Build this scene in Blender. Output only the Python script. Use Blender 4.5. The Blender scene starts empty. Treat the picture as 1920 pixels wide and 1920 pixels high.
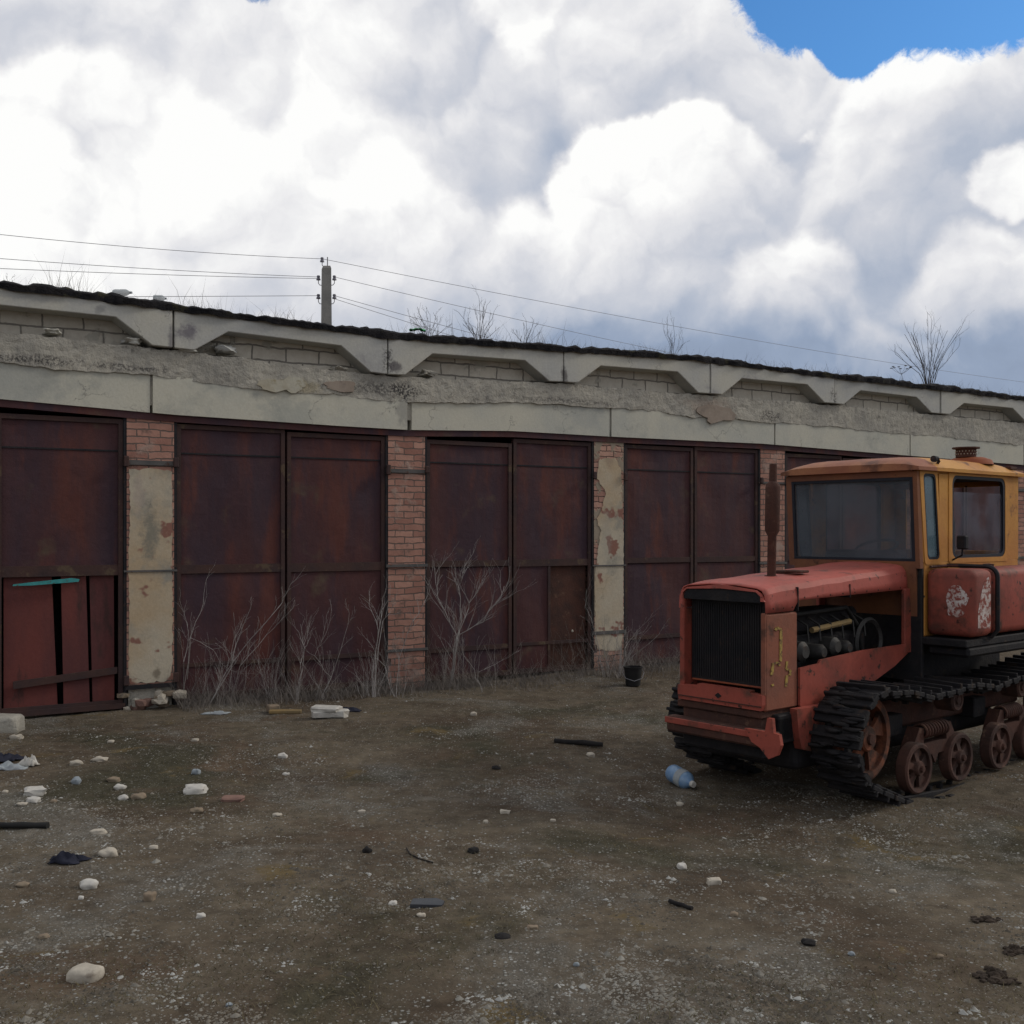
import bpy, math, random
from mathutils import Vector, Matrix, noise
random.seed(7)
PI = math.pi
SC = bpy.context.scene
COL = SC.collection

# ------------------------------------------------------------------ camera, sky, sun, exposure
F = 2013.0; HOR = 995.0; EYE = 1.9
cam = bpy.data.cameras.new('camera'); co = bpy.data.objects.new('camera', cam); COL.objects.link(co)
co.location = (0, 0, EYE); co.rotation_euler = (math.radians(90), 0, 0)
cam.sensor_width = 36; cam.lens = 36*F/1920; cam.shift_y = 35/1920; cam.clip_end = 3000; cam.clip_start = .1
SC.camera = co
SC.view_settings.view_transform = 'Standard'; SC.view_settings.look = 'None'
SC.cycles.max_bounces = 5; SC.cycles.diffuse_bounces = 3; SC.cycles.glossy_bounces = 2; SC.cycles.transparent_max_bounces = 10
SC.cycles.caustics_reflective = False; SC.cycles.caustics_refractive = False
SC.view_settings.exposure = 0; SC.view_settings.gamma = 1

SUN_DIR = Vector((.86, .22, .58)).normalized()      # towards the sun
sun = bpy.data.lights.new('sun', 'SUN'); sun.energy = 1.05; sun.angle = math.radians(11); sun.color = (1, .92, .80)
so = bpy.data.objects.new('sun', sun); COL.objects.link(so); so.location = (20, -5, 30)
so.rotation_euler = SUN_DIR.to_track_quat('Z', 'Y').to_euler()

def pdir(px, py): return Vector(((px-960)/F, 1, (HOR-py)/F)).normalized()

class NG:                                            # tiny node-graph helper
    def __init__(s, nt): s.nt = nt; s.n = nt.nodes; s.l = nt.links
    def new(s, t, **kw):
        x = s.n.new(t)
        for k, v in kw.items(): setattr(x, k, v)
        return x
    def put(s, sock, v):
        if isinstance(v, bpy.types.NodeSocket): s.l.new(v, sock)
        else: sock.default_value = v
    def math(s, op, a, b=0.0, clamp=False):
        x = s.new('ShaderNodeMath', operation=op); x.use_clamp = clamp
        s.put(x.inputs[0], a); s.put(x.inputs[1], b); return x.outputs[0]
    def vmath(s, op, a, b=(0, 0, 0)):
        x = s.new('ShaderNodeVectorMath', operation=op); s.put(x.inputs[0], a); s.put(x.inputs[1], b)
        return x.outputs['Value'] if op in ('DOT_PRODUCT', 'LENGTH') else x.outputs[0]
    def noise(s, v, scale, detail=4, rough=.5, dist=0.0, col=False):
        x = s.new('ShaderNodeTexNoise'); s.put(x.inputs['Vector'], v); x.inputs['Scale'].default_value = scale
        x.inputs['Detail'].default_value = detail; x.inputs['Roughness'].default_value = rough
        x.inputs['Distortion'].default_value = dist
        return x.outputs['Color' if col else 'Fac']
    def ramp(s, f, stops):
        x = s.new('ShaderNodeValToRGB'); e = x.color_ramp.elements
        while len(e) < len(stops): e.new(.5)
        for i, (p, c) in enumerate(stops):
            e[i].position = p; e[i].color = (c, c, c, 1) if isinstance(c, (int, float)) else (*c, 1)
        s.put(x.inputs[0], f); return x.outputs[0]
    def mix(s, f, a, b, mode='MIX'):
        x = s.new('ShaderNodeMix', data_type='RGBA', blend_type=mode)
        s.put(x.inputs[0], f)
        s.put(x.inputs[6], (*a, 1) if isinstance(a, tuple) and len(a) == 3 else a)
        s.put(x.inputs[7], (*b, 1) if isinstance(b, tuple) and len(b) == 3 else b)
        return x.outputs[2]
    def step(s, f, lo, hi):
        x = s.new('ShaderNodeMapRange', interpolation_type='SMOOTHSTEP'); s.put(x.inputs[0], f)
        x.inputs[1].default_value = lo; x.inputs[2].default_value = hi; return x.outputs[0]

W = bpy.data.worlds.new('World'); SC.world = W; W.use_nodes = True
g = NG(W.node_tree); g.n.clear(); W.cycles.sampling_method = 'MANUAL'; W.cycles.sample_map_resolution = 256
sky = g.new('ShaderNodeTexSky', sky_type='NISHITA'); sky.sun_disc = False
sky.sun_elevation = math.asin(SUN_DIR.z); sky.sun_rotation = math.atan2(SUN_DIR.x, SUN_DIR.y)
tc = g.new('ShaderNodeTexCoord').outputs['Generated']
def blob(px, py, r):                                  # soft spot of the sky round one direction, r in degrees
    d = g.vmath('DOT_PRODUCT', tc, pdir(px, py)); k = 1/(1-math.cos(math.radians(r)))
    return g.math('EXPONENT', g.math('MULTIPLY', g.math('SUBTRACT', d, 1), k))
def blobs(base, lst):
    v = base
    for px, py, r, a in lst: v = g.math('MULTIPLY_ADD', blob(px, py, r), a) if False else g.math('ADD', v, g.math('MULTIPLY', blob(px, py, r), a))
    return v
warp = g.vmath('SCALE', g.vmath('SUBTRACT', g.noise(tc, 3.2, 5, .55, 0, True), (.5, .5, .5))); warp.node.inputs[3].default_value = .16
P = g.vmath('ADD', tc, warp)
warp2 = g.vmath('SCALE', g.vmath('SUBTRACT', g.noise(tc, 14, 4, .55, 0, True), (.5, .5, .5))); warp2.node.inputs[3].default_value = .035
warp3 = g.vmath('SCALE', g.vmath('SUBTRACT', g.noise(tc, 46, 4, .6, 0, True), (.5, .5, .5))); warp3.node.inputs[3].default_value = .016
P2 = g.vmath('ADD', g.vmath('ADD', P, warp2), warp3)
def height(v):
    a = g.new('ShaderNodeTexVoronoi', feature='F1'); g.put(a.inputs['Vector'], v); a.inputs['Scale'].default_value = 6.5
    b = g.new('ShaderNodeTexVoronoi', feature='F1'); g.put(b.inputs['Vector'], v); b.inputs['Scale'].default_value = 17
    n = g.noise(v, 4.5, 8, .58)
    h = g.math('MULTIPLY', g.math('POWER', a.outputs['Distance'], 2.0), -.62)
    h = g.math('ADD', h, g.math('MULTIPLY', g.math('POWER', b.outputs['Distance'], 2.0), -.20))
    return g.math('ADD', h, g.math('MULTIPLY', n, .9))
h0 = height(P2)
h1 = height(g.vmath('ADD', P2, tuple(Vector((-.35, 0, .9)).normalized()*.022)))
rel = g.math('SUBTRACT', h0, h1)                      # lit from above left
BR = blobs(.84, [(60, 120, 6, -.08), (60, 330, 7, -.02)])
def lobe(prev, px, py, r, rim, core, lx, ly, soft=.16):
    c = pdir(px, py); rr = math.radians(r)
    d = g.math('DIVIDE', g.vmath('LENGTH', g.vmath('SUBTRACT', P2, tuple(c))), rr)
    m = g.step(d, 1.0, 1.0-soft)
    L = Vector((lx, 0, ly)).normalized()
    dirl = g.math('DIVIDE', g.vmath('DOT_PRODUCT', g.vmath('SUBTRACT', P2, tuple(c)), tuple(L)), rr)
    sh = g.math('ADD', core, g.math('MULTIPLY', g.step(dirl, -.1, .95), rim-core))
    return g.math('ADD', g.math('MULTIPLY', prev, g.math('SUBTRACT', 1, m)), g.math('MULTIPLY', sh, m))
for args in [(150, 470, 9.5, 1.02, .84, -.1, 1, .16), (560, -30, 7.5, 1.0, .80, -.5, 1, .10), (1000, -60, 8, 1.0, .84, .3, 1, .12), (800, 330, 8.3, .84, .66, -1, .35, .12), (1330, 190, 8.4, .88, .66, .55, 1, .12),
             (730, 480, 5.6, .97, .76, -.3, 1, .4), (980, 520, 4.6, .98, .80, -.3, 1, .35), (1250, 500, 7.8, 1.05, .68, -.42, 1, .10), (1500, 200, 1.8, 1.0, .85, -.3, 1, .3), (1560, 340, 2.2, .98, .72, .6, 1, .4),
             (1830, 330, 8.6, .98, .58, -.5, 1, .12), (1930, 320, 2.2, 1.0, .85, -.2, 1, .3), (1905, 560, 4.2, .92, .68, .1, 1, .3), (1500, 570, 4.0, 1.02, .76, -.1, .9, .35)]:
    BR = lobe(BR, *args)
sepd = g.new('ShaderNodeSeparateXYZ'); g.put(sepd.inputs[0], P2)
low = g.math('ADD', g.math('ADD', sepd.outputs[2], g.math('MULTIPLY', sepd.outputs[0], .10)), 0.0)
BR = g.math('ADD', BR, g.math('MULTIPLY', g.step(low, .232, .160), g.math('MULTIPLY', g.step(sepd.outputs[0], -.30, .05), -.52)))
BR = g.math('ADD', BR, blobs(0.0, [(1050, 268, 1.3, -.24), (470, 380, 2.2, -.05), (1590, 500, 1.6, -.10), (1300, 560, 3, .06), (760, 120, 5, .10), (500, 250, 5, .05), (1150, 60, 4, .08), (60, 60, 4, -.05), (1730, 90, 2, .1), (60, 560, 5, .12)]))
BR = g.math('ADD', g.math('ADD', BR, .015), g.math('MULTIPLY', rel, .72))
BR = g.math('ADD', BR, g.math('MULTIPLY', g.math('SUBTRACT', h0, .30), .17))
BR = g.math('ADD', BR, g.math('MULTIPLY', g.math('SUBTRACT', g.noise(P, 26, 4, .6), .5), .05))
ccol = g.ramp(BR, [(0.0, (.20, .25, .35)), (.34, (.30, .37, .50)), (.52, (.45, .50, .60)), (.68, (.62, .64, .70)), (.82, (.82, .82, .84)), (.93, (.99, .99, .98))])
cov = blobs(1.0, [(1690, -110, 4.2, -1.5), (1595, 60, 1.5, -.75), (1600, 115, .9, -.45), (1480, -40, 2.8, -.95), (1900, -30, 2.6, -1.0), (485, -28, 1.0, -.85)])
cov = g.math('ADD', cov, g.math('MULTIPLY', g.math('SUBTRACT', g.noise(P2, 20, 8, .68), .5), 1.0))
cov = g.math('ADD', cov, g.math('MULTIPLY', h0, .15))
alpha = g.step(cov, .46, .66)
skyc = g.mix(1.0, sky.outputs[0], (.048, .098, .145), 'MULTIPLY')
out = g.mix(alpha, skyc, ccol)
back = g.step(g.vmath('DOT_PRODUCT', tc, (0, 1, 0)), -.3, .75)     # heavier grey cloud overhead and behind
out = g.mix(g.math('MULTIPLY', g.math('SUBTRACT', 1, back), .9), out, g.mix(.93, out, (.46, .47, .50)))
bg = g.new('ShaderNodeBackground'); g.put(bg.inputs[0], out); bg.inputs[1].default_value = 1.0
g.l.new(bg.outputs[0], g.new('ShaderNodeOutputWorld').inputs[0])

# ------------------------------------------------------------------ materials
M = {}
def mat(name, c1, c2, c3=None, scale=3, rough=.8, bump=.3, bscale=30, stretch=(1, 1, 1), t=(.35, .65), t3=(.58, .66), s3=7, metal=0, spec=.3, c4=None, s4=60, t4=(.62, .7), bdist=.01):
    m = bpy.data.materials.new(name); m.use_nodes = True; g = NG(m.node_tree); bs = g.n['Principled BSDF']
    v = g.new('ShaderNodeTexCoord').outputs['Object']
    if stretch != (1, 1, 1):
        v2 = g.vmath('MULTIPLY', v, stretch)
    else: v2 = v
    c = g.mix(g.step(g.noise(v2, scale, 6, .6), *t), c1, c2)
    if c3: c = g.mix(g.step(g.noise(g.vmath('ADD', v2, (7, 3, 5)), s3, 8, .65), *t3), c, c3)
    if c4: c = g.mix(g.step(g.noise(g.vmath('ADD', v, (1, 9, 2)), s4, 3, .6), *t4), c, c4)
    fine = g.noise(v, bscale*1.7, 4, .7)
    c = g.mix(.5, c, g.mix(fine, (.3, .3, .3), (.7, .7, .7)), 'OVERLAY')
    g.put(bs.inputs['Base Color'], c); bs.inputs['Roughness'].default_value = rough
    bs.inputs['Metallic'].default_value = metal; bs.inputs['Specular IOR Level'].default_value = spec
    if bump:
        b = g.new('ShaderNodeBump'); b.inputs['Strength'].default_value = bump; b.inputs['Distance'].default_value = bdist
        g.put(b.inputs['Height'], g.noise(v, bscale, 6, .65)); g.l.new(b.outputs[0], bs.inputs['Normal'])
    M[name] = m; return m
mat('white_lintel', (.47, .475, .43), (.58, .56, .47), (.38, .385, .345), .8, .85, .25, 25, t3=(.52, .75), s3=2.2)
mat('slab_concrete', (.45, .455, .44), (.54, .525, .46), (.33, .325, .33), .8, .9, .35, 22, t3=(.56, .75), s3=3)
mat('cement', (.35, .335, .30), (.46, .435, .375), (.21, .20, .18), 1.6, .95, .9, 28, t3=(.56, .72), s3=9, c4=(.12, .11, .10), s4=45, t4=(.66, .76), bdist=.022)
mat('cream_plaster', (.46, .355, .235), (.50, .445, .35), (.31, .29, .245), 1.1, .9, .4, 20, t3=(.50, .70), s3=2.2, c4=(.26, .13, .10), s4=3.4, t4=(.60, .66))
mat('chip_plaster', (.50, .48, .40), (.42, .38, .29), (.30, .25, .15), 5, .9, .4, 20, t3=(.55, .7), s3=6)
mat('stain_plaster', (.36, .30, .25), (.30, .245, .20), (.24, .2, .17), 3, .9, .4, 20, t3=(.5, .7), s3=6)
mat('moss_tar', (.012, .012, .016), (.022, .020, .022), (.045, .042, .025), 4, .95, 1, 30, s3=4, bdist=.04)
mat('rust_door', (.074, .028, .029), (.047, .026, .037), (.105, .034, .028), 1.0, .72, .5, 9, (1.6, 1.6, .40), s3=1.6, t3=(.48, .66), c4=(.095, .064, .045), s4=2.4, t4=(.58, .80), bdist=.015)
mat('rust_rail', (.068, .036, .031), (.046, .029, .030), (.10, .068, .045), 3, .8, .4, 20, s3=5)
mat('dark_steel', (.014, .015, .019), (.026, .023, .026), (.05, .03, .024), 4, .8, .4, 25)
mat('red_plank', (.155, .044, .038), (.105, .036, .036), (.065, .03, .028), 2, .8, .3, 20, (1, 1, .3), s3=5, t3=(.56, .7))
mat('cyan_paint', (.04, .26, .27), (.06, .32, .32), (.1, .1, .08), 12, .7, .2, 60, s3=30)
mat('grey_band', (.09, .09, .09), (.13, .12, .115), (.1, .06, .05), 4, .85, .3, 25)
mat('pole_concrete', (.24, .235, .225), (.32, .31, .29), None, 2, .9, .3, 20)
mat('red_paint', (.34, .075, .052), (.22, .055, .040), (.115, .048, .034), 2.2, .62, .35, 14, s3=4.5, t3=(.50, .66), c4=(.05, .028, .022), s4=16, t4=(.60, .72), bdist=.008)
mat('bright_red', (.34, .045, .032), (.24, .04, .03), (.10, .03, .02), 3, .55, .3, 22, s3=5, t3=(.58, .7))
mat('tank_red', (.30, .070, .048), (.20, .055, .042), (.11, .045, .034), 3.2, .7, .35, 24, s3=3.2, t3=(.48, .66), c4=(.045, .02, .016), s4=11, t4=(.62, .72))
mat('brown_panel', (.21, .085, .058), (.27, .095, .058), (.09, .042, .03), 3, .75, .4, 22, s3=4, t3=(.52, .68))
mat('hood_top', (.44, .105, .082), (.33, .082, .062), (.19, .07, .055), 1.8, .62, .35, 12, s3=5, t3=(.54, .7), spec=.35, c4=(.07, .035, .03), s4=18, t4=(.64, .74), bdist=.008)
mat('yellow_paint', (.55, .27, .055), (.46, .20, .048), (.16, .07, .032), 2, .6, .3, 25, s3=4, t3=(.58, .70), c4=(.05, .025, .016), s4=14, t4=(.66, .74))
mat('orange_rust', (.30, .085, .03), (.20, .05, .028), (.08, .03, .02), 4, .75, .4, 30, s3=6)
mat('faded_roof', (.36, .155, .075), (.28, .105, .06), (.13, .055, .035), 2.2, .65, .3, 20, s3=4, t3=(.5, .68))
mat('cab_front', (.16, .068, .042), (.22, .09, .042), (.05, .025, .018), 3, .75, .3, 25, s3=5)
mat('rust_brown', (.085, .037, .027), (.055, .028, .023), (.12, .065, .045), 6, .85, .6, 40, s3=8)
mat('wheel_rust', (.105, .052, .040), (.05, .029, .025), (.15, .09, .065), 6, .85, .6, 40, s3=8)
mat('idler_rust', (.22, .075, .038), (.10, .045, .03), (.05, .028, .022), 5, .85, .6, 30, s3=7, t3=(.45, .6))
mat('grease_black', (.012, .012, .015), (.022, .020, .021), (.040, .028, .021), 6, .75, .7, 35, s3=9, spec=.25)
mat('rubber_black', (.012, .012, .013), (.02, .02, .02), None, 6, .7, .2, 40)
mat('seal_rubber', (.012, .015, .024), (.018, .022, .032), None, 6, .6, .1, 40)
mat('engine_metal', (.042, .041, .040), (.022, .021, .021), (.05, .03, .02), 8, .6, .4, 40, spec=.4)
mat('yellow_mark', (.44, .31, .08), (.32, .22, .07), (.13, .07, .04), 18, .8, .2, 60, s3=26, t3=(.5, .6))
mat('white_mark', (.60, .55, .53), (.42, .32, .29), (.24, .065, .05), 14, .85, .2, 60, s3=26, t3=(.47, .57))
mat('pale_stone', (.50, .455, .38), (.38, .345, .29), (.24, .20, .16), 9, .95, .5, 35, s3=14, t3=(.55, .7))
mat('white_block', (.58, .56, .52), (.46, .445, .41), (.28, .25, .21), 9, .95, .4, 40, s3=12, t3=(.56, .72))
mat('tan_stone', (.26, .20, .145), (.20, .165, .12), (.13, .11, .09), 9, .95, .5, 35, s3=14)
mat('blue_stone', (.30, .34, .37), (.22, .25, .28), None, 9, .95, .5, 35)
mat('pink_brick', (.25, .15, .12), (.20, .12, .10), None, 9, .95, .5, 35)
mat('yellow_board', (.26, .18, .08), (.20, .15, .08), (.1, .07, .04), 9, .9, .5, 35)
mat('charred_wood', (.012, .011, .012), (.022, .02, .02), None, 9, .9, .6, 40)
mat('slate', (.075, .08, .09), (.055, .06, .07), None, 7, .8, .4, 30)
mat('dark_soil', (.035, .026, .02), (.055, .04, .03), None, 6, .98, .8, 40)
mat('dark_cloth', (.016, .018, .032), (.026, .028, .045), None, 7, .95, .5, 50)
mat('pale_sheet', (.36, .40, .42), (.26, .28, .30), None, 9, .6, .3, 30)
mat('green_plastic', (.02, .52, .13), (.03, .42, .12), None, 9, .4, .1, 30)
mat('bark_grey', (.40, .38, .37), (.27, .25, .24), None, 30, .9, 0, 30)
mat('bark_dark', (.085, .07, .06), (.055, .045, .042), None, 30, .9, 0, 30)
mat('weed', (.16, .145, .135), (.25, .22, .195), None, 3, .95, 0, 30)
mat('roof_grass', (.20, .17, .13), (.12, .105, .085), None, 3, .95, 0, 30)
mat('insulator', (.17, .16, .2), (.2, .2, .24), None, 9, .3, 0, 30)
mat('wire', (.22, .22, .24), (.27, .27, .29), None, 9, .6, 0, 30)
mat('gravel', (.28, .27, .24), (.19, .17, .14), (.09, .078, .062), 3.3, .9, 0, 30, s3=2.3, t3=(.45, .55), c4=(.38, .38, .36), s4=5.1, t4=(.58, .62))
mat('blue_plastic', (.15, .27, .46), (.22, .34, .5), None, 20, .3, .1, 30, spec=.5)
mat('seat_cloth', (.02, .02, .022), (.03, .028, .03), None, 9, .9, .2, 30)

def brick_mat(name, ca, cb, mortar, bw, bh, mort, over=None, t=(.5, .6), osc=1.6, bump=.6, dirt=None):
    m = bpy.data.materials.new(name); m.use_nodes = True; g = NG(m.node_tree); bs = g.n['Principled BSDF']
    tc = g.new('ShaderNodeTexCoord').outputs['Object']
    sp = g.new('ShaderNodeSeparateXYZ'); g.put(sp.inputs[0], tc)
    cx = g.new('ShaderNodeCombineXYZ'); g.put(cx.inputs[0], g.math('ADD', sp.outputs[0], g.math('MULTIPLY', sp.outputs[1], 1.0))); g.put(cx.inputs[1], sp.outputs[2])
    wv = g.vmath('SCALE', g.noise(tc, 6, 3, .5, 0, True)); wv.node.inputs[3].default_value = .05
    v = g.vmath('ADD', cx.outputs[0], wv)
    b = g.new('ShaderNodeTexBrick'); g.put(b.inputs['Vector'], v)
    b.inputs['Color1'].default_value = (*ca, 1); b.inputs['Color2'].default_value = (*cb, 1); b.inputs['Mortar'].default_value = (*mortar, 1)
    b.inputs['Scale'].default_value = 1; b.inputs['Brick Width'].default_value = bw; b.inputs['Row Height'].default_value = bh
    b.inputs['Mortar Size'].default_value = mort; b.inputs['Mortar Smooth'].default_value = .3; b.inputs['Bias'].default_value = 0
    c = g.mix(.6, b.outputs[0], g.mix(g.noise(tc, 11, 6, .7), (.25, .25, .25), (.75, .75, .75)), 'OVERLAY')
    if dirt: c = g.mix(g.step(g.noise(tc, 4.5, 8, .7), .54, .68), c, dirt)
    h = g.math('MULTIPLY', b.outputs['Fac'], -1)
    h = g.math('ADD', h, g.math('MULTIPLY', g.noise(tc, 25, 5, .7), .7))
    if over:
        f = g.step(g.noise(tc, osc, 8, .6), *t)
        c = g.mix(f, c, g.mix(g.noise(tc, 8, 6, .6), over, tuple(x*.72 for x in over)))
        h = g.math('ADD', g.math('MULTIPLY', h, g.math('SUBTRACT', 1, f)), g.math('MULTIPLY', f, 1.2))
    g.put(bs.inputs['Base Color'], c); bs.inputs['Roughness'].default_value = .92; bs.inputs['Specular IOR Level'].default_value = .2
    bp = g.new('ShaderNodeBump'); bp.inputs['Strength'].default_value = bump; bp.inputs['Distance'].default_value = .012
    g.put(bp.inputs['Height'], h); g.l.new(bp.outputs[0], bs.inputs['Normal'])
    M[name] = m
brick_mat('red_brick', (.48, .27, .21), (.32, .16, .125), (.15, .115, .10), .25, .077, .008, dirt=(.18, .12, .10), over=(.44, .32, .27), t=(.55, .68), osc=2.6)
brick_mat('peeling_brick', (.50, .30, .235), (.36, .20, .16), (.09, .065, .055), .25, .077, .007, over=(.37, .31, .24), t=(.50, .54), osc=2.0)
brick_mat('pale_block', (.62, .58, .50), (.54, .505, .44), (.24, .225, .20), .40, .155, .011, over=(.50, .48, .42), t=(.58, .66), osc=3, bump=.8)

def ground_mat():
    m = bpy.data.materials.new('ground_soil'); m.use_nodes = True; g = NG(m.node_tree); bs = g.n['Principled BSDF']
    v = g.new('ShaderNodeTexCoord').outputs['Object']
    n1 = g.noise(v, .55, 7, .62, .4); n2 = g.noise(g.vmath('ADD', v, (31, 7, 0)), .42, 7, .66, .5); n3 = g.noise(v, 9, 8, .7)
    c = g.mix(g.step(n1, .36, .62), (.084, .062, .043), (.138, .113, .082))
    c = g.mix(g.step(n2, .50, .64), c, (.064, .058, .038))
    grv = g.step(g.noise(g.vmath('ADD', v, (3, 55, 0)), .8, 8, .65, .6), .50, .66)
    c = g.mix(g.math('MULTIPLY', grv, .55), c, (.165, .158, .140))
    c = g.mix(g.step(g.noise(g.vmath('ADD', v, (23, 15, 0)), .7, 8, .65, .6), .54, .68), c, (.112, .080, .055))
    c = g.mix(g.step(g.noise(g.vmath('ADD', v, (13, 5, 0)), 1.6, 8, .65, .6), .60, .70), c, (.135, .10, .05))
    c = g.mix(g.step(g.noise(g.vmath('ADD', v, (90, 5, 0)), 1.1, 8, .7, .6), .63, .72), c, (.045, .034, .025))
    c = g.mix(.95, c, g.mix(n3, (.05, .05, .05), (.95, .95, .95)), 'OVERLAY')
    c = g.mix(.8, c, g.mix(g.noise(g.vmath('ADD', v, (4, 4, 4)), 3.1, 8, .72, .3), (.12, .12, .12), (.88, .88, .88)), 'OVERLAY')
    vo = g.new('ShaderNodeTexVoronoi', feature='F1'); g.put(vo.inputs['Vector'], v); vo.inputs['Scale'].default_value = 42
    sp = g.new('ShaderNodeSeparateColor'); g.put(sp.inputs[0], vo.outputs['Color'])
    peb = g.math('MULTIPLY', g.step(vo.outputs['Distance'], .42, .26), g.step(g.math('ADD', sp.outputs[0], g.math('MULTIPLY', grv, .55)), .80, .95))
    vb = g.new('ShaderNodeTexVoronoi', feature='F1'); g.put(vb.inputs['Vector'], v); vb.inputs['Scale'].default_value = 95
    sp2 = g.new('ShaderNodeSeparateColor'); g.put(sp2.inputs[0], vb.outputs['Color'])
    peb2 = g.math('MULTIPLY', g.step(vb.outputs['Distance'], .42, .28), g.step(g.math('ADD', sp2.outputs[1], g.math('MULTIPLY', grv, .35)), .74, .9))
    c = g.mix(peb2, c, g.mix(sp2.outputs[2], (.11, .10, .08), (.34, .33, .30)))
    c = g.mix(peb, c, g.mix(sp.outputs[1], (.16, .15, .125), (.42, .42, .40)))
    g.put(bs.inputs['Base Color'], c); bs.inputs['Roughness'].default_value = .95; bs.inputs['Specular IOR Level'].default_value = .15
    bp = g.new('ShaderNodeBump'); bp.inputs['Strength'].default_value = .9; bp.inputs['Distance'].default_value = .03
    h = g.math('ADD', g.math('MULTIPLY', n3, .7), g.math('ADD', g.math('MULTIPLY', peb, .4), g.math('MULTIPLY', g.noise(v, 60, 5, .7), .5)))
    g.put(bp.inputs['Height'], h); g.l.new(bp.outputs[0], bs.inputs['Normal']); M['ground_soil'] = m
ground_mat()
def glass_mat(name, col, f, rough=.15):
    m = bpy.data.materials.new(name); m.use_nodes = True; g = NG(m.node_tree); bs = g.n['Principled BSDF']
    v = g.new('ShaderNodeTexCoord').outputs['Object']
    bs.inputs['Base Color'].default_value = (*col, 1); bs.inputs['Roughness'].default_value = rough
    tr = g.new('ShaderNodeBsdfTransparent'); mx = g.new('ShaderNodeMixShader')
    g.put(mx.inputs[0], g.math('ADD', g.math('MULTIPLY', g.step(g.noise(v, 2.2, 6, .6), .3, .7), .42), f-.16))
    g.l.new(tr.outputs[0], mx.inputs[1]); g.l.new(bs.outputs[0], mx.inputs[2]); g.l.new(mx.outputs[0], g.n['Material Output'].inputs[0]); M[name] = m
glass_mat('dust_reflection_glass', (.12, .145, .175), .40)  # windscreen: dust, plus uneven pale reflections painted in by the noise
glass_mat('side_glass', (.12, .19, .23), .70)
glass_mat('clear_glass', (.10, .10, .13), .16)
glass_mat('bottle_plastic', (.30, .34, .36), .55)

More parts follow.
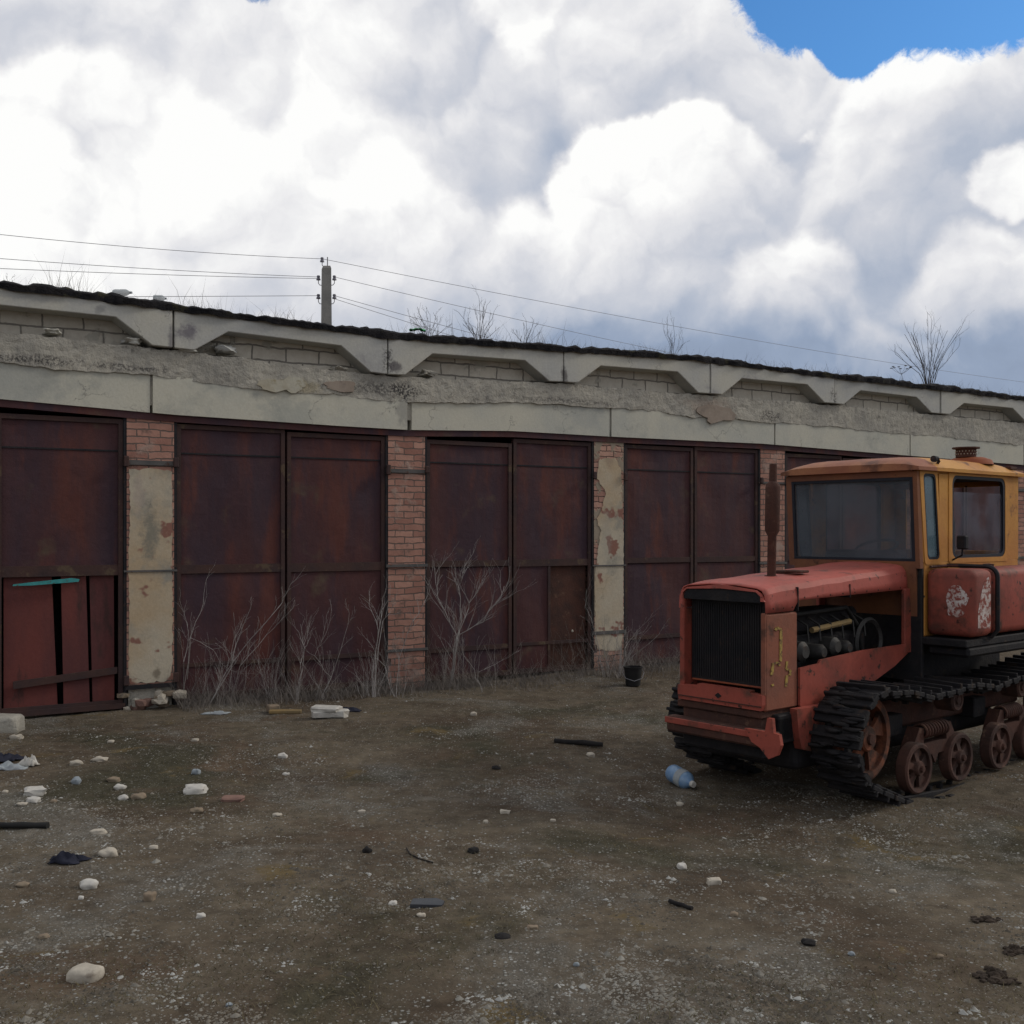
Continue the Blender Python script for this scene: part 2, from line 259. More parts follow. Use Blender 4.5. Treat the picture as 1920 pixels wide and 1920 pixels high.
# ------------------------------------------------------------------ mesh helpers
class MB:
    def __init__(s): s.v = []; s.f = []
    def add(s, vs, fs):
        o = len(s.v); s.v += [tuple(x) for x in vs]; s.f += [tuple(i+o for i in f) for f in fs]; return s
    def box(s, x0, x1, y0, y1, z0, z1, jit=0, T=None):
        c = [(x, y, z) for z in (z0, z1) for y in (y0, y1) for x in (x0, x1)]
        if jit: c = [tuple(a+random.uniform(-jit, jit) for a in p) for p in c]
        if T: c = [tuple(T @ Vector(p)) for p in c]
        return s.add(c, [(0, 2, 3, 1), (4, 5, 7, 6), (0, 1, 5, 4), (2, 6, 7, 3), (0, 4, 6, 2), (1, 3, 7, 5)])
    def bev(s, x0, x1, y0, y1, z0, z1, r=.01, T=None):      # chamfered box
        import bmesh
        bm = bmesh.new(); bmesh.ops.create_cube(bm, size=1)
        for v in bm.verts: v.co = Vector(((x0+x1)/2+v.co.x*(x1-x0), (y0+y1)/2+v.co.y*(y1-y0), (z0+z1)/2+v.co.z*(z1-z0)))
        bmesh.ops.bevel(bm, geom=bm.edges[:], offset=r, segments=3 if r > .03 else 1, affect='EDGES', profile=.5)
        bm.verts.index_update(); vs = [T @ v.co if T else v.co.copy() for v in bm.verts]
        s.add(vs, [[v.index for v in f.verts] for f in bm.faces]); bm.free(); return s
    def tube(s, pts, rad, n=6, cap=True):
        pts = [Vector(p) for p in pts]; rs = rad if isinstance(rad, (list, tuple)) else [rad]*len(pts)
        vs = []; up = None
        for i, p in enumerate(pts):
            d = (pts[min(i+1, len(pts)-1)]-pts[max(i-1, 0)])
            if d.length < 1e-9: d = Vector((0, 0, 1))
            d.normalize()
            if up is None: up = Vector((0, 0, 1)) if abs(d.z) < .9 else Vector((1, 0, 0))
            a = d.cross(up).normalized(); b = a.cross(d).normalized(); up = b
            for k in range(n):
                t = 2*PI*k/n; vs.append(p+(a*math.cos(t)+b*math.sin(t))*rs[i])
        fs = [(i*n+k, i*n+(k+1) % n, (i+1)*n+(k+1) % n, (i+1)*n+k) for i in range(len(pts)-1) for k in range(n)]
        if cap: fs += [tuple(range(n))[::-1], tuple((len(pts)-1)*n+k for k in range(n))]
        return s.add(vs, fs)
    def prism(s, poly, lo, hi, axis='y'):                    # poly in the two other axes
        n = len(poly)
        def P(a, b, c): return {'y': (a, c, b), 'x': (c, a, b), 'z': (a, b, c)}[axis]
        vs = [P(a, b, lo) for a, b in poly]+[P(a, b, hi) for a, b in poly]
        return s.add(vs, [tuple(range(n)), tuple(range(2*n-1, n-1, -1))]+[(i, i+n, (i+1) % n+n, (i+1) % n) for i in range(n)])
    def lathe(s, prof, n=24, T=None, arc=None):              # prof: (r, h) round local z
        vs = []; m = len(prof)
        for k in range(n):
            t = 2*PI*k/n
            for r, h in prof: vs.append(Vector((r*math.cos(t), r*math.sin(t), h)))
        if T: vs = [T @ v for v in vs]
        fs = [(k*m+i, ((k+1) % n)*m+i, ((k+1) % n)*m+i+1, k*m+i+1) for k in range(n) for i in range(m-1)]
        return s.add(vs, fs)
    def rock(s, c, sx, sy, sz, seed=0, sub=2, rough=.25, cut=0, rz=0):
        import bmesh
        bm = bmesh.new(); bmesh.ops.create_icosphere(bm, subdivisions=sub, radius=1)
        R = Matrix.Rotation(rz, 3, 'Z')
        for v in bm.verts:
            p = v.co.copy(); p = Vector([math.copysign(abs(a)**(1-cut), a) for a in p])
            p *= 1+rough*noise.noise(p*1.3+Vector((seed*3.7, seed*1.3, 0)))+rough*.4*noise.noise(p*3.5+Vector((seed, 0, 5)))
            v.co = R @ Vector((p.x*sx, p.y*sy, p.z*sz))+Vector(c)
        bm.verts.index_update(); s.add([v.co for v in bm.verts], [[v.index for v in f.verts] for f in bm.faces]); bm.free(); return s
    def build(s, name, m, parent=None, smooth=None):
        me = bpy.data.meshes.new(name); me.from_pydata(s.v, [], s.f); me.update()
        import bmesh
        bm = bmesh.new(); bm.from_mesh(me); bmesh.ops.recalc_face_normals(bm, faces=bm.faces[:]); bm.to_mesh(me); bm.free()
        o = bpy.data.objects.new(name, me); COL.objects.link(o); me.materials.append(M[m] if isinstance(m, str) else m)
        if parent: o.parent = parent
        if smooth is not None:
            for p in me.polygons: p.use_smooth = True
            if smooth < 180: 
                me.set_sharp_from_angle(angle=math.radians(smooth))
        return o
def tag(o, label=None, cat=None, group=None, kind=None):
    for k, v in (('label', label), ('category', cat), ('group', group), ('kind', kind)):
        if v: o[k] = v
    return o
def empty(name, loc, rz=0, label=None, cat=None, group=None):
    o = bpy.data.objects.new(name, None); COL.objects.link(o); o.location = loc; o.rotation_euler = (0, 0, rz); o.empty_display_size = .2
    return tag(o, label, cat, group)
def copy_tree(o, parent=None):
    c = o.copy(); COL.objects.link(c); c.parent = parent
    for ch in list(o.children): copy_tree(ch, c)
    return c
def interp(tab, x):
    if x <= tab[0][0]: a, b = tab[0], tab[1]
    elif x >= tab[-1][0]: a, b = tab[-2], tab[-1]
    else:
        for a, b in zip(tab, tab[1:]):
            if a[0] <= x <= b[0]: break
    return a[1]+(b[1]-a[1])*(x-a[0])/(b[0]-a[0])

# ------------------------------------------------------------------ ground
def gz(x, y):
    d = math.hypot(x, y)
    if d > 60: return 0
    h = .05*noise.noise(Vector((x*.35, y*.35, 0)))+.03*noise.noise(Vector((x*1.1, y*1.1, 3)))
    h += .018*noise.noise(Vector((x*2.6, y*3.4, 9)))+.010*noise.noise(Vector((x*6, y*6, 5)))
    r = abs((x*.42+y*.9)-8.6+.35*noise.noise(Vector((x*.4, y*.4, 1)))); r2 = abs((x*.42+y*.9)-6.9+.35*noise.noise(Vector((x*.4, y*.4, 1))))
    h -= .022*(math.exp(-(r/.16)**2)+math.exp(-(r2/.16)**2))*(.6+.8*noise.noise(Vector((x*1.5, y*1.5, 8))))+.006*noise.noise(Vector((x*11, y*11, 2)))
    h -= .075*math.exp(-(((x-2.8)/2.6)**2+((y-7.6)/1.9)**2)**2)
    return h
def axis_lines(lo, hi, step, far, grow=1.22):
    a = [lo+i*step for i in range(int((hi-lo)/step)+1)]
    s = step; x = a[-1]
    while x < far: s *= grow; x += s; a.append(x)
    s = step; x = a[0]; b = []
    while x > -far: s *= grow; x -= s; b.append(x)
    return b[::-1]+a
gx = axis_lines(-7, 11, .055, 900); gy = axis_lines(3.2, 17, .055, 900)
vs = [(x, y, gz(x, y)) for y in gy for x in gx]; nx = len(gx)
fs = [(j*nx+i, j*nx+i+1, (j+1)*nx+i+1, (j+1)*nx+i) for j in range(len(gy)-1) for i in range(nx-1)]
go = MB().add(vs, fs).build('ground', 'ground_soil', smooth=180); tag(go, kind='structure')
def gpt(px, py):                                            # pixel on the ground -> world point
    y = EYE*F/(py-HOR); x = (px-960)/F*y
    return Vector((x, y, gz(x, y)))

# ------------------------------------------------------------------ garage block
AX, AY, K = -5.11, 10.72, .591
ANG = math.atan(K); DX, DY = math.cos(ANG), math.sin(ANG)
def wy(px): r = (px-960)/F; return (AY-K*AX)/(1-K*r)
def ws(px): return ((px-960)/F*wy(px)-AX)/DX
def wz(px, py): return EYE+(HOR-py)/F*wy(px)
def tabz(lst): return [(ws(a), wz(a, b)) for a, b in lst]
T_top = tabz([(0, 539), (322, 580), (722, 632), (1052, 657), (1280, 673), (1557, 707), (1757, 730), (1920, 750)])
T_tooth = tabz([(0, 618), (350, 657), (722, 703), (1052, 717), (1300, 737), (1557, 757), (1757, 776), (1905, 790)])
T_hol = tabz([(0, 575), (215, 597), (425, 624), (635, 650), (810, 665), (975, 677), (1130, 688), (1260, 698), (1385, 711), (1505, 722), (1608, 733), (1710, 745), (1800, 757), (1880, 765)])
T_lt = tabz([(0, 680), (275, 704), (545, 735), (640, 742), (757, 752), (950, 755), (1140, 763), (1310, 780), (1445, 791), (1600, 803), (1900, 832)])
T_lb = tabz([(0, 748), (330, 778), (640, 799), (760, 806), (960, 808), (1170, 820), (1430, 832), (1650, 850), (1920, 872)])
G = empty('garage_block', (AX, AY, 0), ANG, 'long low garage block with rusty steel double doors between brick piers', 'garage')
S0, S1, DEEP = -4.59, 22.6, 8.0
def nz(x, y, s): return noise.noise(Vector((x*s, y*s, 1.7)))
# body: end walls, back wall
mb = MB(); mb.box(S0, S0+.3, .37, DEEP, -.2, 3.7); mb.box(S1-.3, S1, .37, DEEP, -.2, 3.7); mb.box(S0+.3, S1-.3, DEEP-.3, DEEP, -.2, 4.22)
mb.build('wall', 'pale_block', G)
MB().box(S0, S1, .17, .36, 3.2, 4.28).build('block_wall', 'pale_block', G)
# ribbed roof slabs, one every 2.5 m
J0 = ws(322); PITCH = (ws(1757)-ws(322))/5.0
for k in range(-3, 9):
    a = J0+PITCH*k; b = a+PITCH; c = (a+b)/2
    if a < S0-1.2 or b > S1+1.2: continue
    gp = .006+.008*random.random()
    prof = [(a+gp, 'b'), (c-1.03, 'b'), (c-.66, 'h'), (c+.66, 'h'), (c+1.03, 'b'), (b-gp, 'b'), (b-gp, 't'), (c, 't'), (a+gp, 't')]
    pts = [(s, interp({'b': T_tooth, 'h': T_hol, 't': T_top}[q], s)) for s, q in prof]
    off = random.uniform(-.012, .012)
    o = MB().prism(pts, -.075+off, DEEP+.1).build('roof_slab', 'slab_concrete', G)
    bv = o.modifiers.new('b', 'BEVEL'); bv.width = .008; bv.segments = 1
# cement band: rough, its lower edge runs ragged over the lintels
def band(s0, s1, lo, hi, yf, step=.045, nzr=7, back=.12):
    n = int((s1-s0)/step); vs = []
    for i in range(n+1):
        s = s0+(s1-s0)*i/n; a, b = lo(s), hi(s)
        for j in range(nzr+1):
            z = a+(b-a)*j/nzr; vs.append((s, yf(s, z), z))
        vs.append((s, back, b)); vs.append((s, back, a))
    m = nzr+3
    fs = [(i*m+j, (i+1)*m+j, (i+1)*m+(j+1) % m, i*m+(j+1) % m) for i in range(n) for j in range(m)]
    fs += [tuple(range(m)), tuple(n*m+j for j in range(m))[::-1]]
    return MB().add(vs, fs)
def rag(s): return .035*nz(s, 3, 1.3)+.02*nz(s, 5, 5)+.012*nz(s, 9, 17)
band(S0, S1, lambda s: interp(T_lt, s)+rag(s)-.01, lambda s: interp(T_tooth, s)-.02+.02*nz(s, 1, 3)+.02*nz(s, 2, 12),
     lambda s, z: -.022+.018*nz(s, z, 3)+.012*nz(s, z, 14), back=.34).build('cement_band', 'cement', G)
# white lintel panels, jointed over the piers
PC = ws(765); PP = (ws(1450)-ws(280))/3.0
piers = [PC+PP*k for k in range(-2, 7)]
for k in range(-2, 6):
    a = PC+PP*k; b = a+PP
    gp = .014 if k != 0 else .05
    o = band(a+gp, b-.014, lambda s: interp(T_lb, s), lambda s: interp(T_lt, s)+.02, lambda s, z, q=random.uniform(-.008, .008): q-.004+.002*nz(s, z, 2), .12, 3, .25).build('lintel_panel', 'white_lintel', G)
MB().box(S0, S1, .02, .28, 3.24, 3.60).build('lintel_core', 'cement', G)
def ragged(pts, amp=.022, step=.035):
    out = []
    for (x0, z0), (x1, z1) in zip(pts, pts[1:]+pts[:1]):
        n = max(1, int(math.hypot(x1-x0, z1-z0)/step))
        for i in range(n): out.append((x0+(x1-x0)*i/n+random.uniform(-amp, amp)*.7, z0+(z1-z0)*i/n+random.uniform(-amp, amp)))
    return out
def patch(cs, cz, rs, rz_, y, m, seed, name='plaster_patch', par=None):
    pts = []
    for i in range(26):
        t = 2*PI*i/26; r = 1+.45*noise.noise(Vector((math.cos(t)*1.6+seed, math.sin(t)*1.6, seed)))+.2*random.uniform(-1, 1)*.5
        pts.append((cs+rs*r*math.cos(t), cz+rz_*r*math.sin(t)))
    return MB().prism(pts, y, y+.02).build(name, m, par or G)
patch(ws(510), wz(510, 722), .20, .07, -.045, 'chip_plaster', 2)
patch(ws(548), wz(548, 722), .15, .075, -.043, 'chip_plaster', 5)
patch(ws(1345), wz(1345, 776), .34, .13, -.042, 'stain_plaster', 9)
patch(ws(640), wz(640, 725), .22, .06, -.040, 'stain_plaster', 4)
for px, py, r in [(350, 655, .07), (425, 655, .07), (640, 560+133, .06), (908, 643, .05), (806, 700, .06), (900, 648, .04), (248, 640, .06), (100, 622, .05), (1310, 715, .06)]:
    MB().rock((ws(px), .06, wz(px, py)), r*1.5, .10, r*.6, px, 3, .6, .3).build('mortar_lump', 'slab_concrete' if px < 500 else 'cement', G, smooth=50)
def wear(name, spots, crack=0, col=(.05, .047, .05)):
    m = M[name]; g = NG(m.node_tree); bs = g.n['Principled BSDF']; sock = bs.inputs['Base Color']; c = sock.links[0].from_socket
    v = g.new('ShaderNodeTexCoord').outputs['Object']; n = g.noise(v, 9, 7, .7); n2 = g.noise(v, 38, 4, .7)
    for s_, z_, rs, rz_, amt, cc in spots:
        d = g.vmath('LENGTH', g.vmath('MULTIPLY', g.vmath('SUBTRACT', v, (s_, 0, z_)), (1/rs, .0, 1/rz_)))
        f = g.math('MULTIPLY', g.step(g.math('ADD', d, g.math('MULTIPLY', g.math('SUBTRACT', n, .5), 2.2)), 1.0, .3), amt)
        if cc is None: f = g.math('MULTIPLY', f, g.step(n2, .44, .56)); cc = col
        c = g.mix(f, c, cc)
    if crack:
        wv = g.vmath('SCALE', g.noise(v, 5, 5, .6, 0, True)); wv.node.inputs[3].default_value = .35
        vo = g.new('ShaderNodeTexVoronoi', feature='DISTANCE_TO_EDGE'); g.put(vo.inputs['Vector'], g.vmath('ADD', v, wv)); vo.inputs['Scale'].default_value = crack
        f = g.math('MULTIPLY', g.step(vo.outputs['Distance'], .006, .002), g.step(g.noise(v, 1.7, 3, .5), .52, .6))
        c = g.mix(g.math('MULTIPLY', f, .42), c, col)
    g.l.new(c, sock)
def wp(px, py): return ws(px), wz(px, py)
PUR = (.13, .115, .15)
wear('cement', [(*wp(757, 735), .30, .16, .9, None), (*wp(700, 728), .5, .1, .7, None), (*wp(60, 675), .9, .07, .8, None), (*wp(240, 690), .5, .06, .7, None), (*wp(1440, 780), .3, .12, .8, None), (*wp(1060, 752), 1.0, .05, .6, None), (*wp(300, 650), .5, .07, .5, None), (*wp(560, 725), .35, .1, .7, (.40, .35, .24)), (*wp(1330, 760), .6, .15, .6, (.36, .29, .24))], 1.1)
wear('white_lintel', [(*wp(757, 770), .16, .3, .5, (.2, .2, .2)), (*wp(545, 780), .5, .3, .35, (.28, .31, .30)), (*wp(20, 715), .8, .3, .35, (.27, .29, .29)), (*wp(1100, 780), .4, .25, .3, (.26, .29, .31))], .9)
wear('slab_concrete', [(*wp(350, 625), .16, .13, .75, PUR), (*wp(318, 640), .06, .2, .7, (.15, .14, .16)), (*wp(722, 680), .10, .2, .85, None), (*wp(735, 690), .12, .1, .8, (.10, .09, .10)), (*wp(1052, 705), .08, .14, .8, (.10, .09, .09)), (*wp(1557, 745), .12, .2, .7, None), (*wp(185, 582), .08, .06, .5, (.17, .17, .18)), (*wp(60, 560), .6, .06, .4, (.22, .23, .25))], 1.0)
wear('cream_plaster', [(*wp(285, 1000), .13, .35, .8, (.20, .195, .165)), (*wp(262, 930), .08, .3, .5, (.40, .33, .29)), (*wp(295, 1262), .05, .09, .8, (.19, .16, .12)), (*wp(240, 860), .1, .15, .5, (.34, .19, .15)), (*wp(1140, 1000), .12, .5, .35, (.33, .31, .27)), (*wp(1145, 860), .12, .15, .5, (.30, .22, .17))], 1.6)
# steel head channel under the lintels
band(S0, S1, lambda s: interp(T_lb, s)-.075, lambda s: interp(T_lb, s)-.002, lambda s, z: .02, .3, 1, .5).build('door_header', 'rust_door', G)
# piers
PW = .245
style = {-2: 'b', -1: 'p', 0: 'b', 1: 'p', 2: 'b', 3: 'b', 4: 'b', 5: 'p', 6: 'b'}
for k, s in zip(range(-2, 7), piers):
    topz = interp(T_lb, s)-.06; f = .035
    m = 'red_brick' if style[k] == 'b' else 'cream_plaster'
    if k == -1:
        p = MB().box(s-PW, s+PW, f, .5, .24, topz).build('pier', 'red_brick', G)
        x = 18; pts = [(s-PW+.02, .26)]
        pts = [(s-.215, .28), (s+.205, .28), (s+.225, .5), (s+.228, 1.2), (s+.222, 1.5), (s+.228, 2.1), (s+.215, 2.54), (s+.05, 2.57), (s-.12, 2.55), (s-.222, 2.54), (s-.21, 2.1), (s-.227, 1.6), (s-.22, .8), (s-.227, .5)]
        MB().prism(ragged(pts, .012), f-.010, f+.01).build('plaster', 'cream_plaster', p)
        for i in range(16):
            MB().rock((s+random.uniform(-.3, .3), f-.02+random.uniform(-.1, .1), random.uniform(.0, .16)), random.uniform(.04, .11), random.uniform(.04, .09), random.uniform(.03, .07), i, 1, .4, .3, i).build('rubble', random.choice(['tan_stone', 'pale_stone', 'cement', 'pink_brick']), p)
        MB().box(s-PW+.02, s+PW-.02, .06, .5, -.2, .24).build('footing', 'cement', p)
    else:
        m2 = {'b': 'red_brick', 'p': 'peeling_brick'}[style[k]]
        p = MB().box(s-PW, s+PW, f, .5, -.2, topz).build('pier', m2, G)
        if style[k] == 'p':
            pts = [(s-.23, .30), (s+.2, .26), (s+.238, .6), (s+.236, 2.0), (s+.20, 2.72), (s+.1, 2.90), (s-.16, 2.86), (s-.20, 2.6), (s-.05, 2.42), (s-.12, 2.2), (s-.21, 2.05), (s-.14, 1.9), (s-.215, 1.45), (s-.238, 1.3)]
            MB().prism(ragged(pts, .014), f-.008, f+.01).build('plaster', 'cream_plaster', p)
    zs = {-1: [(2.60, .05), (1.46, .02)], 0: [(2.60, .045), (1.46, .035), (.44, .03)], 1: [(1.42, .018), (.50, .045)], 2: [(2.6, .03), (1.4, .03)]}.get(k, [(2.6, .05), (1.4, .03)])
    for z, hh in zs: MB().box(s-PW-.03, s+PW+.03, f-.022, f-.002, z, z+hh).build('strap', 'grey_band', p)
    if k in (-1, ): MB().box(s-PW-.02, s+PW+.02, f-.03, f+.0, .215, .26).build('strap', 'dark_steel', p)
    for sd in (-1, 1):
        for z in (.30, 2.62):
            MB().bev(s+sd*(PW+.012)-.028, s+sd*(PW+.012)+.028, f-.055, f-.024, z-.05+.04*random.random(), z+.07, .008).build('hinge_bracket', 'rust_rail', p)
# doors: two leaves a bay
def leaf(a, b, top, bot, kind, tilt=0):
    root = MB(); y0 = .085; sd = random.uniform(0, 50)
    def rbx(x0, x1, ya, yb, z0, z1):
        nu, nv = 14, max(3, int((z1-z0)/.09)); vs = []
        for j in range(nv+1):
            for i in range(nu+1):
                x, z = x0+(x1-x0)*i/nu, z0+(z1-z0)*j/nv; e = min(1, 6*min(i, nu-i)/nu, 6*min(j, nv-j)/nv)
                vs.append((x, ya-.004+e*(.020*noise.noise(Vector((x*2.2, z*1.3, sd)))+.006*noise.noise(Vector((x*6, z*4, sd)))), z))
        MB.add(root, vs, [(j*(nu+1)+i, j*(nu+1)+i+1, (j+1)*(nu+1)+i+1, (j+1)*(nu+1)+i) for j in range(nv) for i in range(nu)])
        MB.box(root, x0, x1, yb+.016, yb+.02, z0, z1)
    root.box = rbx
    zs = 2.74 if kind != 'planks' else 2.74
    w = b-a
    mm = 'rust_door'
    if kind == 'planks':
        root.box(a, b, y0, y0+.012, zs+.008, top); root.box(a, b, y0+.002, y0+.014, 1.50, zs)
    elif kind == 'wicket':
        root.box(a, b, y0, y0+.012, zs+.008, top); root.box(a, b, y0+.002, y0+.014, 1.50, zs)
        root.box(a, a+w*.46, y0, y0+.012, bot, 1.495); 
    else:
        root.box(a, b, y0, y0+.012, zs+.008, top); root.box(a, b, y0+.003, y0+.014, 1.44, zs); root.box(a, b, y0, y0+.012, bot, 1.435)
    o = root.build('door_leaf', mm, G)
    fr = MB()
    for x0, x1 in ((a, a+.045), (b-.045, b)): fr.box(x0, x1, y0-.03, y0-.001, bot, top)
    fr.box(a+.045, b-.045, y0-.028, y0-.001, top-.05, top); fr.box(a+.045, b-.045, y0-.028, y0-.001, bot, bot+.06)
    fr.build('frame', 'rust_rail', o)
    for z, hh in ((1.44, .085 if kind != 'planks' else .10), (.40, .05)):
        if kind == 'planks' and z < 1: continue
        r = MB().box(a+.045, b-.045, y0-.024, y0-.001, z+random.uniform(-.015, .015), z+hh); r.build('rail', 'rust_rail', o)
    MB().box(a+.045, b-.045, y0-.010, y0-.001, 2.735, 2.752).build('seam_strip', 'dark_steel', o)
    if kind == 'wicket':
        MB().box(a+w*.46, b-.05, y0+.03, y0+.04, bot, 1.5).build('wicket_panel', 'rust_brown', o)
        MB().rock((a+w*.78, y0+.03, .56), .02, .02, .02, 1, 1).build('knob', 'pale_stone', o)
        MB().box(a+w*.44, a+w*.47, y0-.02, y0+.06, bot, 1.45).build('wicket_frame', 'rust_rail', o)
    if kind == 'planks':
        # three loose boards in place of the lower sheet
        x = lambda px: ws(px)
        for q, (l0, l1, r0, r1, dy) in enumerate([(9, 9, 100, 111, .03), (117, 122, 164, 171, .01), (171, 177, 217, 218, .02)]):
            zl, zh = .10, 1.43
            pts = [(x(l1), zl), (x(r1), zl), (x(r0), zh), (x(l0), zh)]
            mbp = MB().prism(pts, y0+dy, y0+dy+.025)
            mbp.build('board', 'red_plank' if q else 'red_plank', o)
        mbx = MB(); zA, zB = .31, .385
        mbx.prism([(x(26), zA-.01), (x(222), zA+.08), (x(222), zB+.075), (x(26), zB-.01)], y0-.03, y0-.002); mbx.build('rail', 'rust_rail', o)
        cy = MB().prism([(x(24), wz(24, 1099)), (x(60), wz(60, 1098)), (x(148), wz(148, 1091)), (x(150), wz(150, 1086)), (x(136), wz(136, 1084)), (x(70), wz(70, 1091)), (x(26), wz(26, 1096))], y0-.06, y0-.035)
        cy.build('cyan_strip', 'cyan_paint', o)
        MB().box(a+.02, b+.02, y0-.05, y0+.03, .02, .075).build('threshold', 'rust_rail', o)
    return o
for k in range(-2, 6):
    s0 = PC+PP*k+PW+.035; s1 = PC+PP*(k+1)-PW-.035; c = (s0+s1)/2
    if k == 0: c = ws(552+0) if False else c
    top = lambda s: interp(T_lb, s)-.07
    MB().box(s0-.037, s0-.004, .04, .16, 0, top(s0)).build('door_post', 'dark_steel', G); MB().box(s1+.004, s1+.037, .04, .16, 0, top(s1)).build('door_post', 'dark_steel', G)
    MB().box(s0-.3, s1+.3, .75, .77, 0, 3.6).build('dark_backing', 'dark_steel', G)  # dark sheet added behind the leaves, stands in for the interior's shade
    gap = .014
    leaf(s0, c-gap, top(s0)-.02-(.0 if k % 2 else .02), .05, 'plain')
    leaf(c+gap, s1, top(s1)-.02, .05, 'planks' if k == -2 else ('wicket' if k == 0 else 'plain'))
# roof covering: moss and torn felt along the edge
n = 620; prof = 7; vs = []
for i in range(n+1):
    s = S0-.05+(S1-S0+.1)*i/n; t = interp(T_top, s)
    th = .055+.035*nz(s, 0, .9)+.04*abs(nz(s, 4, 3.1))+.03*nz(s, 8, 11)+.015*nz(s, 2, 31)
    th = max(.025, th)
    fy = -.11+.03*nz(s, 6, 4)+.02*nz(s, 6, 19)
    dz_ = .02*nz(s, 12, 7)
    for y, z in ((fy, t-.015+dz_-.02), (fy-.015, t+th*.45), (fy+.02, t+th*.85), (.10, t+th+.02*nz(s, 20, 9)), (.5, t+th*1.1+.02*nz(s, 22, 6)), (2.5, t+.10), (DEEP+.1, t+.10)): vs.append((s, y, z))
fs = [(i*prof+j, (i+1)*prof+j, (i+1)*prof+j+1, i*prof+j+1) for i in range(n) for j in range(prof-1)]
MB().add(vs, fs).build('roof_covering', 'moss_tar', G, smooth=60)

def roofpt(px, back=.3):                                    # world point on the roof edge under a pixel column
    s = ws(px); z = interp(T_top, s)+.07
    # step back along the camera ray so that the column stays the same
    x = AX+DX*s; y = AY+DY*s
    k = 1+back/y*1.0
    return Vector((x*k, y*k, z))

# ------------------------------------------------------------------ utility pole and wires
PY_ = 24.0
def at(px, py, y): return Vector(((px-960)/F*y, y, EYE+(HOR-py)/F*y))
U = empty('utility_pole', (at(612, 600, PY_).x, PY_, 0), .25, 'square concrete utility pole rising behind the garage roof', 'utility pole')
tz = at(612, 499, PY_).z
b0 = .135
vs = [(-b0*1.25, -b0*1.1, -.2), (b0*1.25, -b0*1.1, -.2), (b0*1.25, b0*1.1, -.2), (-b0*1.25, b0*1.1, -.2), (-.10, -.09, tz-.06), (.10, -.09, tz-.06), (.10, .09, tz-.06), (-.10, .09, tz-.06), (-.07, -.07, tz-.01), (.08, -.07, tz), (.08, .07, tz), (-.07, .07, tz-.01)]
MB().add(vs, [(3, 2, 1, 0), (0, 1, 5, 4), (1, 2, 6, 5), (2, 3, 7, 6), (3, 0, 4, 7), (4, 5, 9, 8), (5, 6, 10, 9), (6, 7, 11, 10), (7, 4, 8, 11), (8, 9, 10, 11)]).build('shaft', 'pole_concrete', U)
inv = Matrix.Rotation(-.25, 3, 'Z')
def loc(p): return inv @ (p-Vector(U.location))
ends = {}
for nm, px, py, hx in (('a', 604, 487, 607), ('b', 597, 521, 604), ('c', 597, 556, 604), ('d', 627, 521, 620), ('e', 627, 556, 620)):
    p = at(px, py, PY_-.02)
    q = MB(); T = Matrix.Translation(loc(p))
    q.lathe([(0, .05), (.032, .05), (.040, .02), (.028, .0), (.045, -.02), (.048, -.05), (.02, -.055), (0, -.055)], 12, T); io = q.build('insulator', 'insulator', U, smooth=40)
    h = at(hx, py+14, PY_)
    MB().tube([loc(p)+Vector((0, 0, -.03)), loc(p)+Vector((0, 0, -.12)), loc(p)+Vector(((.03 if px < 610 else -.03), 0, -.16)), loc(h)], .009, 5).build('hook', 'wire', io)
    ends[nm] = p+Vector((0, 0, .02))
MB().tube([loc(at(614, 482, PY_)), loc(at(614, 503, PY_))], .012, 5).build('pin', 'wire', U)
def wire(a, b, sag, label, r=.0055):
    pts = []
    for i in range(33):
        t = i/32; p = a.lerp(b, t); p.z -= sag*4*t*(1-t); pts.append(p)
    c = a
    o = MB().tube([p-c for p in pts], r, 4).build('overhead_wire', 'wire'); o.location = c
    tag(o, label, 'wire', 'overhead wires strung from the pole'); return o
wire(ends['a'], at(-1100, 285, 15), .25, 'topmost overhead wire running left from the pole top')
wire(ends['b'], at(-1100, 378, 15), .15, 'upper of the two middle wires running left from the pole')
wire(ends['b']+Vector((0, 0, -.035)), at(-1100, 440, 15), .10, 'lower of the two middle wires running left from the pole')
wire(ends['c'], at(-1100, 556, 15), .02, 'lowest overhead wire running left just above the roof weeds')
wire(ends['a'], at(2500, 760, 70), .9, 'topmost overhead wire sloping down to the right of the pole')
wire(ends['d'], at(1900, 768, 60), .4, 'second overhead wire sloping down to the right of the pole')
wire(ends['e'], at(1700, 800, 60), .4, 'third overhead wire down, sloping right and vanishing behind the roof')
wire(ends['e']+Vector((0, 0, -.07)), at(1500, 800, 60), .3, 'lowest overhead wire sloping right of the pole and soonest behind the roof')

